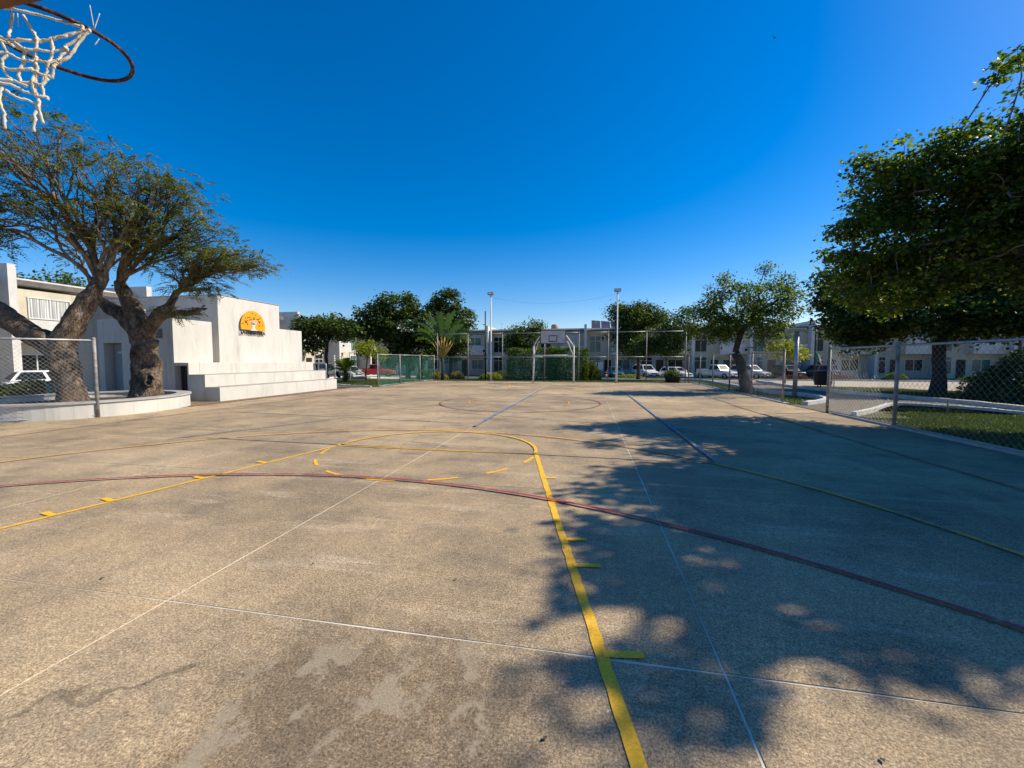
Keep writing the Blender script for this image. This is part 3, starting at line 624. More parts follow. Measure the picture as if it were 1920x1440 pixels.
fence('chain_link_fence', 'fence with leaning tree behind it, running from path gap to far corner', [(6.82, 16.1), (6.82, 19.0), (6.82, 21.8), (6.82, 24.6), (6.82, 27.3), (6.6, 29.35)], 1.85, screen={2: (0.1, 1.75), 3: (0.1, 1.78), 4: (0.1, 1.78)}, link_panels=(0, 1), rp=0.032, wire_r=0.0012)
fence('chain_link_fence', 'low fence with green screen at far left edge of court', [(-11.9, 21.5), (-11.9, 24.3), (-11.8, 27.2), (-11.6, 29.4)], 1.9, screen={0: (0.05, 1.82), 1: (0.05, 1.82), 2: (0.05, 1.82)}, rp=0.034)
fence('chain_link_fence', 'grey chain-link fence in front of the round white tree planter', [(-12.84, 8.55), (-14.66, 6.1), (-16.5, 3.6), (-18.3, 1.2)], 2.07, link_panels=(0, 1, 2), rp=0.036, wire_r=0.0019)
fence('tall_ball_fence', 'tall pipe fence with two rails behind the far basketball goal', [(-11.4, 29.6), (-8.98, 29.6), (-6.33, 29.6), (-3.2, 29.6), (-0.75, 29.6), (1.3, 29.6), (3.88, 29.6), (6.45, 29.6)], 3.55, mid=True, screen={0: (0.1, 1.7), 2: (0.1, 1.75), 3: (0.1, 1.75)}, rp=0.03, bottom=False)

# ------------------------------------------------------------------ basketball goals
def goal_frame(root, px, yb, ht, ymid):
    for sx in (-1, 1):
        x = px * sx
        MB().tube([(x * 1.02, yb, 0), (x, yb, ht * 0.5), (x, yb, ht)], 0.055, 12).build('post', 'pole_white', root)
        MB().tube([(x, yb, ht - 0.02), (px * 0.66 * sx, yb - 0.55, ht + 0.62), (0.78 * sx, ymid, ht + 0.62)], 0.04, 10).build('arm', 'pole_white', root)
        MB().tube([(x, yb, ht - 0.75), (px * 0.72 * sx, yb - 0.5, ht + 0.22), (0.76 * sx, ymid, ht + 0.3)], 0.035, 10).build('brace', 'pole_white', root)
    MB().tube([(-px, yb, ht * 0.74), (px, yb, ht * 0.74)], 0.05, 10).build('crossbar', 'pole_white', root)
t = empty('basketball_goal', (-2.37, 27.45, 0), 0, 'far basketball goal on two white posts in front of tall hedge', 'basketball goal')
goal_frame(t, 1.34, 0.0, 2.5, -0.42)
bd = MB().box(-0.83, -0.5, 2.62, 0.83, -0.455, 3.52).build('backboard', 'board', t, 0.004)
mb = MB()
for a in ((-0.83, 3.47, 0.83, 3.52), (-0.83, 2.62, 0.83, 2.66), (-0.83, 2.66, -0.79, 3.47), (0.79, 2.66, 0.83, 3.47)): mb.box(a[0], -0.512, a[1], a[2], -0.501, a[3])
mb.build('board_border', 'board_wood', bd)
mb = MB()
for a in ((-0.28, 3.12, 0.28, 3.165), (-0.28, 2.74, 0.28, 2.785), (-0.28, 2.785, -0.235, 3.12), (0.235, 2.785, 0.28, 3.12)): mb.box(a[0], -0.512, a[1], a[2], -0.501, a[3])
mb.build('target_square', 'sign_black', bd)
MB().tube([(0.225 * math.cos(a), -0.88 + 0.225 * math.sin(a), 2.76) for a in np.linspace(-PI * 1.5, PI * 0.5, 25)], 0.01, 8).box(-0.04, -0.66, 2.74, 0.04, -0.5, 2.77).build('rim', 'rim', t)
t = empty('basketball_goal', (-2.31, -0.4, 0), 0, 'near basketball goal with rusty rim, only its hoop in view at top left', 'basketball goal')
goal_frame(t, 1.34, 0.0, 2.5, 1.2)
bd = MB().box(-0.9, 1.46, 2.69, 0.9, 1.5, 3.6).build('backboard', 'board_wood', t, 0.004)
RC = (-0.0, 1.88, 2.904)   # rim centre, local
rp_ = [(0.003 + 0.23 * math.cos(a), 1.8817 + 0.23 * math.sin(a), 2.904 + 0.004 * math.sin(3 * a)) for a in np.linspace(-PI / 2, PI * 1.5, 65)]
MB().tube(rp_, 0.0083, 10).tube([(-0.06, 1.5, 2.84), (-0.05, 1.67, 2.9)], 0.009, 8).tube([(0.06, 1.5, 2.84), (0.05, 1.67, 2.9)], 0.009, 8).box(-0.08, 1.5, 2.78, 0.08, 1.512, 2.96).build('rim', 'rim', t)
NET = {'s1': [[-2.23, 1.28, 2.88], [-2.18, 1.33, 2.89], [-2.13, 1.37, 2.89], [-2.08, 1.41, 2.89]], 's2': [[-2.23, 1.28, 2.87], [-2.24, 1.28, 2.82], [-2.24, 1.27, 2.77]], 's3': [[-2.21, 1.3, 2.87], [-2.2, 1.31, 2.84], [-2.19, 1.32, 2.81], [-2.18, 1.32, 2.79], [-2.19, 1.32, 2.75], [-2.19, 1.32, 2.72], [-2.19, 1.32, 2.68], [-2.2, 1.32, 2.63], [-2.2, 1.32, 2.6], [-2.19, 1.32, 2.55]], 's4': [[-2.08, 1.41, 2.88], [-2.12, 1.38, 2.84], [-2.15, 1.35, 2.81], [-2.18, 1.33, 2.79], [-2.22, 1.29, 2.77], [-2.25, 1.27, 2.76], [-2.27, 1.25, 2.77]], 's5': [[-2.07, 1.41, 2.88], [-2.1, 1.39, 2.85], [-2.12, 1.37, 2.83], [-2.15, 1.35, 2.81]], 's6': [[-2.07, 1.42, 2.88], [-2.09, 1.4, 2.84], [-2.12, 1.38, 2.8], [-2.13, 1.37, 2.78], [-2.15, 1.35, 2.76], [-2.18, 1.32, 2.75], [-2.21, 1.3, 2.74], [-2.23, 1.28, 2.76]], 's7': [[-2.06, 1.42, 2.88], [-2.09, 1.4, 2.82], [-2.11, 1.38, 2.76], [-2.14, 1.36, 2.72]], 's8': [[-2.15, 1.35, 2.81], [-2.15, 1.35, 2.78], [-2.15, 1.35, 2.76], [-2.16, 1.35, 2.73], [-2.16, 1.34, 2.71], [-2.17, 1.34, 2.68], [-2.18, 1.33, 2.63]], 's9': [[-2.12, 1.37, 2.79], [-2.12, 1.38, 2.78], [-2.13, 1.37, 2.76], [-2.14, 1.36, 2.73]], 's10': [[-2.27, 1.25, 2.75], [-2.25, 1.27, 2.75], [-2.23, 1.28, 2.74], [-2.22, 1.3, 2.74], [-2.22, 1.3, 2.7], [-2.23, 1.29, 2.65], [-2.23, 1.29, 2.62], [-2.22, 1.3, 2.6]], 's11': [[-2.26, 1.26, 2.75], [-2.25, 1.27, 2.71], [-2.26, 1.26, 2.68], [-2.26, 1.26, 2.65], [-2.26, 1.27, 2.63], [-2.24, 1.28, 2.61], [-2.21, 1.3, 2.6]], 's12': [[-2.27, 1.25, 2.7], [-2.25, 1.27, 2.71], [-2.23, 1.29, 2.7], [-2.2, 1.31, 2.7], [-2.19, 1.32, 2.71], [-2.16, 1.34, 2.71], [-2.14, 1.36, 2.73]], 's13': [[-2.28, 1.25, 2.67], [-2.25, 1.27, 2.65], [-2.22, 1.29, 2.66], [-2.2, 1.31, 2.67], [-2.18, 1.33, 2.66], [-2.16, 1.35, 2.66]], 's14': [[-2.28, 1.24, 2.6], [-2.25, 1.27, 2.61], [-2.23, 1.29, 2.61], [-2.2, 1.31, 2.62], [-2.18, 1.33, 2.62], [-2.17, 1.34, 2.66], [-2.16, 1.35, 2.66], [-2.15, 1.35, 2.7], [-2.14, 1.36, 2.72]], 's15': [[-2.28, 1.24, 2.59], [-2.24, 1.28, 2.59], [-2.22, 1.3, 2.58], [-2.2, 1.32, 2.58], [-2.18, 1.34, 2.58], [-2.18, 1.34, 2.57]], 's16': [[-2.26, 1.26, 2.57], [-2.24, 1.28, 2.55], [-2.22, 1.3, 2.55], [-2.2, 1.32, 2.54]], 's17': [[-2.27, 1.26, 2.58], [-2.27, 1.25, 2.52], [-2.27, 1.26, 2.48], [-2.27, 1.26, 2.42]], 's18': [[-2.19, 1.32, 2.55], [-2.19, 1.32, 2.52], [-2.19, 1.33, 2.47]], 's19': [[-2.2, 1.32, 2.54], [-2.2, 1.31, 2.48], [-2.21, 1.31, 2.43]], 's20': [[-2.17, 1.34, 2.65], [-2.18, 1.33, 2.62], [-2.18, 1.33, 2.58], [-2.19, 1.32, 2.57]], 's21': [[-2.23, 1.28, 2.88], [-2.26, 1.25, 2.87]], 's22': [[-2.2, 1.32, 2.72], [-2.2, 1.32, 2.66], [-2.2, 1.31, 2.61], [-2.2, 1.32, 2.57]], 'f1': [[-2.05, 1.42, 2.98], [-2.05, 1.43, 2.9]], 'f2': [[-2.03, 1.44, 2.96], [-2.05, 1.43, 2.89]], 'f3': [[-2.04, 1.44, 2.86], [-2.05, 1.43, 2.83]], 'f4': [[-2.22, 1.29, 2.87], [-2.22, 1.29, 2.82]]}
net = MB(); fray = MB()
for k, pts in NET.items():
    P = [np.array(p) - np.array([-2.31, -0.4, 0]) for p in pts]; thin = k.startswith('f')
    pp, rr = smooth_chain(P, [0.0016 if thin else 0.0047] * len(P), 5)
    pp = [p + (0 if thin else rng.normal(size=3) * 0.0012) for p in pp]; rr = [r * (1 if thin else rng.uniform(0.85, 1.25)) for r in rr]
    (fray if thin else net).tube(pp, rr, 7)
for k, m_ in (('s4', 3), ('s4', 4), ('s6', 6), ('s3', 5), ('s3', 7), ('s12', 4), ('s12', 6), ('s13', 3), ('s14', 7), ('s3', 9), ('s4', 0), ('s6', 0), ('s7', 0), ('s1', 3)):
    p = np.array(NET[k][min(m_, len(NET[k]) - 1)]) - [-2.31, -0.4, 0]; net.lathe([(0, -0.009), (0.0055, -0.006), (0.0068, 0), (0.0055, 0.006), (0, 0.009)], 8, tuple(p))
net.build('net', 'rope', t); fray.build('frayed_ties', 'rope', t)

# ------------------------------------------------------------------ court flood lights, lamp posts
for x, y, h, lb in ((-7.14, 29.35, 6.4, 'white floodlight pole left of the far basketball goal'), (1.82, 28.6, 6.25, 'white floodlight pole right of the far basketball goal')):
    t = empty('floodlight_pole', (x, y, 0), 0, lb, 'light pole', 'floodlight poles behind the far baseline')
    MB().tube([(0, 0, -0.05), (0, 0, 1.8), (0, 0, 1.82), (0, 0, h - 0.1)], [0.075, 0.07, 0.055, 0.045], 12).build('pole', 'pole_white', t)
    MB().box(-0.14, -0.14, 0, 0.14, 0.14, 0.03).build('base_plate', 'galv_rust', t)
    MB().box(-0.22, -0.16, h - 0.1, 0.22, 0.12, h + 0.09).build('lamp_head', 'galv_rust', t, 0.02)
    MB().box(-0.18, -0.165, h - 0.07, 0.18, -0.162, h + 0.05).build('lens', 'lamp_lens', t)
t = empty('cable', (-7.14, 29.35, 6.15), 0, 'thin sagging cable strung between the two floodlight poles', 'cable')
MB().tube([(8.96 * k / 16, -0.75 * k / 16, -0.55 * (1 - (k / 8 - 1) ** 2) - 0.12 * k / 16) for k in range(17)], 0.004, 5).build('wire', 'black', t)
t = empty('street_lamp', (-8.5, 33.0, -0.1), 0, 'slim black lamp post beside the left floodlight pole', 'lamp post')
MB().tube([(0, 0, 0), (0, 0, 5.7)], [0.06, 0.05], 10).build('pole', 'black', t); MB().tube([(0, 0, 4.55), (-0.22, 0, 4.62)], 0.03, 8).build('arm', 'black', t); MB().box(-0.09, -0.09, 1.7, 0.09, 0.09, 2.2).build('meter_box', 'black', t, 0.01)
t = empty('street_lamp', (8.45, 18.9, -0.03), 0, 'short grey round post with flat top on the grass island', 'lamp post')
MB().tube([(0, 0, 0), (0, 0, 2.75)], [0.085, 0.08], 14).build('pole', 'galv', t); MB().box(-0.42, -0.16, 2.75, 0.3, 0.16, 2.87).build('lamp_head', 'slab_grey', t, 0.02)

# ------------------------------------------------------------------ bandstand with stepped seats
bs = empty('bandstand', (-13.55, 12.89, 0), 0, 'white stepped bandstand building with orange tree emblem on its wall', 'building')
def bb(name, x0, y0, z0, x1, y1, z1, m='stucco', par=None, bev=0.012): # world coords in, local out
    return MB().box(x0 + 13.55, y0 - 12.89, z0, x1 + 13.55, y1 - 12.89, z1).build(name, m, par or bs, bev)
bb('step', -14.19, 12.89, -0.1, -13.55, 20.08, 0.50); bb('step', -14.91, 12.893, -0.1, -14.193, 20.05, 0.97)
MB().prism([(x + 13.55, y - 12.89) for x, y in [(-16.9, 13.35), (-15.56, 13.35), (-15.56, 13.35), (-14.913, 13.35), (-14.913, 20.02), (-16.9, 20.02)]], -0.1, 1.43).build('step', 'stucco', bs, 0.01)
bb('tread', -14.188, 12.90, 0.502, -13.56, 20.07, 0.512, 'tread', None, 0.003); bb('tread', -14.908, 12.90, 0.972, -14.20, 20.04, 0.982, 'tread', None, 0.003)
bb('wall', -14.985, 12.896, -0.1, -14.913, 13.347, 1.43); bb('wall', -15.56, 12.896, 1.31, -14.987, 13.347, 1.432)
bb('door', -15.5, 13.1, 0.0, -14.99, 13.14, 1.30, 'door_dark'); 
for k in range(4): bb('door_plank', -15.47 + k * 0.12, 13.085, 0.02, -15.37 + k * 0.12, 13.098, 1.28, 'door_dark', None, 0.004)
bb('wall', -19.16, 12.9, -0.1, -18.90, 14.55, 3.12); bb('wall', -18.02, 12.9, -0.1, -15.562, 14.55, 3.12); bb('wall', -18.898, 12.9, 2.2, -18.022, 14.55, 3.118)
bb('wall', -18.898, 13.25, -0.1, -18.022, 14.54, 2.198, 'door_grey')
d_ = bb('door', -18.80, 13.2, 0.05, -18.07, 13.245, 2.17, 'door_grey'); bb('door_sign', -18.62, 13.186, 1.80, -18.34, 13.198, 1.87, 'alu', d_, 0)
bb('handle', -18.17, 13.15, 1.0, -18.13, 13.198, 1.12, 'black', d_, 0)
w_ = bb('window_frame', -16.37, 12.87, 2.36, -16.03, 12.898, 2.73, 'galv_rust'); 
for k in range(3): bb('louver', -16.34, 12.855, 2.39 + k * 0.11, -16.06, 12.868, 2.47 + k * 0.11, 'glass', w_, 0)
bb('wall', -22.0, 14.552, -0.1, -16.75, 15.28, 3.05, 'stucco'); bb('wall', -22.0, 15.282, -0.1, -16.0, 18.89, 4.38); bb('wall', -22.0, 18.892, -0.1, -16.04, 20.6, 3.17)
bb('coping', -22.05, 15.26, 4.382, -15.97, 18.91, 4.41, 'slab_grey'); bb('wall', -21.6, 13.6, -0.1, -19.162, 14.75, 3.75, 'cream_grey')
# emblem: orange half disc with a white tree, brown leaves and the name below, standing off the wall
em = empty('wall_emblem', (-16.0, 17.08, 2.95), 0, 'orange half-disc tree emblem with black lettering on the white wall', 'sign')
def plate(name, pts, x0, x1, m, par=em):   # pts = (y, z)
    n = len(pts); return MB().add([(x0, p[0], p[1]) for p in pts] + [(x1, p[0], p[1]) for p in pts], [list(range(n))[::-1], list(range(n, 2 * n))] + [(i, (i + 1) % n, (i + 1) % n + n, i + n) for i in range(n)]).build(name, m, par)
disc = [(0.72 * math.cos(a), 0.18 + 0.76 * math.sin(a)) for a in np.linspace(0, PI, 33)]
pl_ = plate('disc', disc + [(-0.70, 0.03), (-0.24, 0.02), (-0.1, 0.10), (0.1, 0.10), (0.22, 0.02), (0.70, 0.0)], 0.07, 0.10, 'orange')
plate('tree_trunk', [(-0.22, 0.0), (-0.09, 0.10), (-0.07, 0.26), (-0.16, 0.40), (-0.12, 0.42), (-0.03, 0.30), (0.02, 0.50), (0.06, 0.50), (0.05, 0.30), (0.17, 0.38), (0.19, 0.35), (0.08, 0.22), (0.10, 0.10), (0.24, 0.0)], 0.102, 0.112, 'white', pl_)
for a, l in ((2.5, 0.5), (2.0, 0.42), (1.2, 0.5), (0.6, 0.48), (2.85, 0.38), (0.25, 0.4)):
    c0 = np.array([0.0, 0.3]); d = np.array([math.cos(a), math.sin(a) * 0.8]); e_ = c0 + d * l; nn = np.array([-d[1], d[0]]) * 0.022
    plate('tree_branch', [tuple(c0 - nn), tuple(e_), tuple(c0 + nn)], 0.1025, 0.112, 'white', pl_)
for k in range(34):
    a = rng.uniform(0.12, PI - 0.12); q = rng.uniform(0.3, 0.62); c = np.array([q * math.cos(a) * 1.0, 0.2 + q * math.sin(a)]); b_ = rng.uniform(0, PI); s_ = rng.uniform(0.022, 0.036)
    plate('leaf', [tuple(c + np.array([math.cos(b_ + j * PI / 3), math.sin(b_ + j * PI / 3)]) * s_ * (1.3 if j % 3 == 0 else 0.75)) for j in range(6)], 0.1035, 0.114, 'sign_brown', pl_)
fc = bpy.data.curves.new('lettering', 'FONT'); fc.body = 'LA PRIMAVERA'; fc.size = 0.235; fc.extrude = 0.012; fc.offset = 0.006; fc.align_x = 'CENTER'; fc.space_character = 1.0
tmp = bpy.data.objects.new('tmp', fc); col.objects.link(tmp)
me = bpy.data.meshes.new_from_object(tmp.evaluated_get(bpy.context.evaluated_depsgraph_get())); bpy.data.objects.remove(tmp)
me.materials.clear(); me.materials.append(M['sign_black']); wd = max(v.co.x for v in me.vertices) - min(v.co.x for v in me.vertices)
for v in me.vertices: v.co.x *= 1.46 / wd
o = link('lettering', me, em, (0.08, 0.0, -0.185)); o.rotation_euler = (PI / 2, 0, PI / 2)
t = empty('handrail', (-14.6, 20.45, 0), 0, 'bent grey pipe handrail at the far end of the white steps', 'handrail')
MB().tube(smooth_chain([np.array(p) for p in [(-0.55, 0, 0.0), (-0.55, 0, 1.2), (-0.5, 0, 1.33), (-0.35, 0, 1.38), (0.0, 0, 1.38), (0.12, 0, 1.33), (0.16, 0, 1.2), (0.16, 0, 0.0)]], [1] * 8, 2)[0], 0.035, 8).build('rail', 'galv', t)

# ------------------------------------------------------------------ round planter
pe = empty('tree_planter', (-15.0, 9.65, 0), 0, 'round white bench planter holding the two thick-trunked trees', 'planter')
def ellring(name, r0, r1, z0, z1, m, ex=1.12):
    mb = MB(); mb.lathe([(r1, z0), (r1, z1), (r0, z1), (r0, z0)], 64, smooth=False); mb.v = [(v[0], v[1] * ex, v[2]) for v in mb.v]; return mb.build(name, m, pe)
ellring('wall', 2.06, 2.36, -0.1, 0.385, 'stucco'); ellring('seat_rim', 2.03, 2.40, 0.386, 0.43, 'slab_grey')
MB().add([(2.05 * math.cos(a), 2.05 * 1.12 * math.sin(a), 0.24) for a in np.linspace(0, 2 * PI, 48, endpoint=False)], [list(range(48))]).build('soil', 'soil', pe)
t = empty('planter_block', (-16.9, 8.1, 0), 0.3, 'low white block standing behind the round planter', 'block'); MB().box(-0.35, -0.3, -0.05, 0.35, 0.3, 0.62).build('block', 'stucco', t, 0.02)
t = empty('bollard', (-20.6, 12.2, -0.05), 0, 'short teal bollard in front of the left hedge', 'bollard'); MB().tube([(0, 0, 0), (0, 0, 0.62)], 0.09, 12).lathe([(0.095, 0.62), (0.09, 0.68), (0, 0.7)], 12).build('post', 'teal', t)

# ------------------------------------------------------------------ the two big trees in the planter
def big_tree(name, base, label, trunk, limbs, crown_roots, blobs_per, extra=None):
    b = np.array(base); root = empty(name, base, 0, label, 'tree', 'trees in the round planter')
    P = [np.array(q[:3]) - b for q in trunk]; pp, rr = smooth_chain(P, [q[3] for q in trunk], 8); o = MB().tube(pp, rr, 36).build('trunk', 'bark_rough', root); gnarl(o, 0.10, 2.6)
    for lm in limbs:
        P = [np.array(q[:3]) - b for q in lm]; pp, rr = smooth_chain(P, [q[3] for q in lm], 8); o = MB().tube(pp, rr, 22).build('limb', 'bark_rough', root); gnarl(o, 0.05, 3.2)
    if extra: extra(root, b)
    mb = MB(); TT = []
    for (pos, d), blobs, nt in crown_roots:
        T = blob_points([(np.array(c) - b, r) for c, r in blobs], nt, 0.35); TT.append(T)
        TB = []
        for cb, rb in blobs: TB.append(blob_points([(np.array(cb) - b, rb)], max(3, int(nt * (rb[0] * rb[1] * rb[2]) ** .7 / sum((q[1][0] * q[1][1] * q[1][2]) ** .7 for q in blobs))), 0.30))
        TT.pop(); TT += TB
        fan = []
        for tb in TB:
            h_ = max(1, len(tb) // 2); o_ = np.argsort(tb @ rng.normal(size=3))
            for part_ in (tb[o_[:h_]], tb[o_[h_:]]):
                if len(part_): fan += grow(np.array(pos) - b + rng.normal(size=3) * .04, unit(np.array(d, float)) + unit(part_.mean(0) - (np.array(pos) - b)) * .8, part_, 0.0125, 0.44, 0.30, 0.12)
        for P, Rr in fan:
            pp, rr = smooth_chain(P, Rr, 3); pp = [p + (rng.normal(size=3) * 0.012 if 0 < i < len(pp) - 1 else 0) for i, p in enumerate(pp)]; mb.tube(pp, rr, 8 if max(Rr) > 0.03 else 4, cap=False)
    mb.build('branches', 'bark', root)
    T = np.concatenate(TT, 0); per = blobs_per; C = np.repeat(T, per, 0) + rng.normal(size=(len(T) * per, 3)) * [0.17, 0.17, 0.05]
    D = (C - np.repeat(T, per, 0)) * [1, 1, 0.4] + rng.normal(size=C.shape) * 0.08
    pinnate('crown', C, D, 0.30, 'leaf_acacia', root, pairs=7, leaflet=0.105)
    return root
big_tree('shade_tree', (-13.95, 8.7, 0.2), 'leaning thick-trunked tree behind the left fence, forked low with one limb off frame',
    [(-13.93, 8.7, 0.0, .44), (-13.95, 8.72, 0.45, .34), (-14.02, 8.73, 1.0, .30), (-14.16, 8.72, 1.5, .29), (-14.36, 8.72, 1.95, .29)],
    [[(-14.25, 8.72, 1.75, .30), (-14.6, 8.62, 2.05, .29), (-14.92, 8.53, 2.21, .27), (-15.36, 8.36, 2.6, .27), (-15.92, 8.09, 3.22, .24), (-16.45, 7.84, 4.1, .15)],
     [(-14.3, 8.72, 1.8, .30), (-14.15, 8.82, 2.25, .29), (-14.03, 8.92, 2.56, .27), (-13.79, 9.1, 3.16, .22), (-13.6, 9.27, 3.7, .17), (-13.55, 9.3, 4.0, .13)]],
    [(((-13.6, 9.27, 3.7), (0.1, 0.1, 1)), [((-13.9, 8.8, 6.5), (1.9, 1.9, 1.3)), ((-12.7, 9.6, 6.4), (1.5, 1.5, 1.0)), ((-14.6, 8.2, 7.5), (1.5, 1.3, 0.8)), ((-14.6, 8.4, 5.2), (1.5, 1.6, 0.8)), ((-12.6, 9.2, 5.3), (1.3, 1.3, 0.6))], 270),
     (((-16.45, 7.84, 4.1), (-0.3, -0.2, 1)), [((-16.2, 7.6, 6.4), (1.9, 1.6, 1.3)), ((-15.4, 8.0, 5.2), (1.4, 1.4, 0.8)), ((-15.6, 8.0, 4.7), (1.2, 0.8, 0.3))], 150)], 6)
def burl(root, b):
    c = np.array([-13.35, 10.4, 1.0]) - b
    pts = [c + np.array([-0.02, -0.10, 0]) + np.array([0.10 * math.cos(a) + 0.02 * math.sin(3 * a), 0.06 * math.cos(a), 0.20 * math.sin(a) - 0.10]) for a in np.linspace(0, 2 * PI, 19)]
    o = MB().tube(pts, [0.030 + 0.018 * abs(math.sin(i * 1.3)) for i in range(19)], 8).build('bark_collar', 'bark', root); gnarl(o, 0.04, 6)
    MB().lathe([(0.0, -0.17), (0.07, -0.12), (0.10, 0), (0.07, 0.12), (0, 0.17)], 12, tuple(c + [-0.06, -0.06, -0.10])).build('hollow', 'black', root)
    o = MB().tube([c + [-0.15, 0.05, 1.0], c + [0.15, -0.02, 1.02], c + [0.26, -0.05, 1.10]], [0.13, 0.11, 0.07], 10).build('stub', 'bark', root); gnarl(o, 0.03, 6)
big_tree('shade_tree', (-13.95, 10.55, 0.2), 'upright thick-trunked tree with a hollow knot, right one in the round planter',
    [(-13.9, 10.5, 0.0, .56), (-13.88, 10.55, 0.35, .44), (-13.84, 10.6, 0.9, .38), (-13.86, 10.62, 1.44, .33), (-13.98, 10.63, 2.0, .31), (-14.08, 10.64, 2.45, .31)],
    [[(-14.0, 10.64, 2.2, .28), (-14.45, 10.64, 2.75, .25), (-14.79, 10.64, 3.0, .23), (-15.3, 10.7, 3.2, .2), (-16.0, 10.8, 3.6, .12)],
     [(-14.06, 10.64, 2.3, .30), (-14.2, 10.64, 2.9, .27), (-14.4, 10.62, 3.4, .23), (-14.7, 10.55, 4.0, .14)],
     [(-14.0, 10.64, 2.2, .28), (-13.6, 10.66, 2.7, .20), (-13.3, 10.68, 3.0, .18), (-13.02, 10.68, 3.2, .15), (-12.75, 10.7, 3.55, .09)],
     [(-13.3, 10.66, 2.95, .13), (-12.7, 10.6, 2.98, .08), (-12.15, 10.53, 3.0, .06), (-11.4, 10.48, 3.1, .04)]],
    [(((-14.7, 10.55, 4.0), (0.3, 0, 1)), [((-12.6, 10.2, 5.6), (1.6, 1.5, 0.9)), ((-13.6, 10.4, 5.0), (1.4, 1.3, 0.6)), ((-12.9, 10.4, 6.4), (1.0, 1.0, 0.6)), ((-11.3, 10.6, 5.3), (0.9, 0.9, 0.6)), ((-12.0, 10.3, 6.5), (.9, .8, .5))], 210),
     (((-12.75, 10.7, 3.55), (1, 0, 0.6)), [((-11.2, 10.8, 4.6), (1.3, 1.0, 0.35)), ((-10.6, 11.0, 4.45), (0.9, 0.7, 0.25)), ((-12.2, 10.7, 4.3), (1.0, 0.9, 0.35)), ((-11.7, 10.6, 3.7), (0.9, 0.5, 0.2))], 170),
     (((-16.0, 10.8, 3.6), (-0.6, 0, 1)), [((-16.3, 10.9, 5.3), (1.3, 1.2, 0.8))], 45),
     (((-11.4, 10.48, 3.1), (1, 0, -0.1)), [((-12.2, 10.5, 3.0), (0.6, 0.3, 0.12))], 12)], 6, burl)

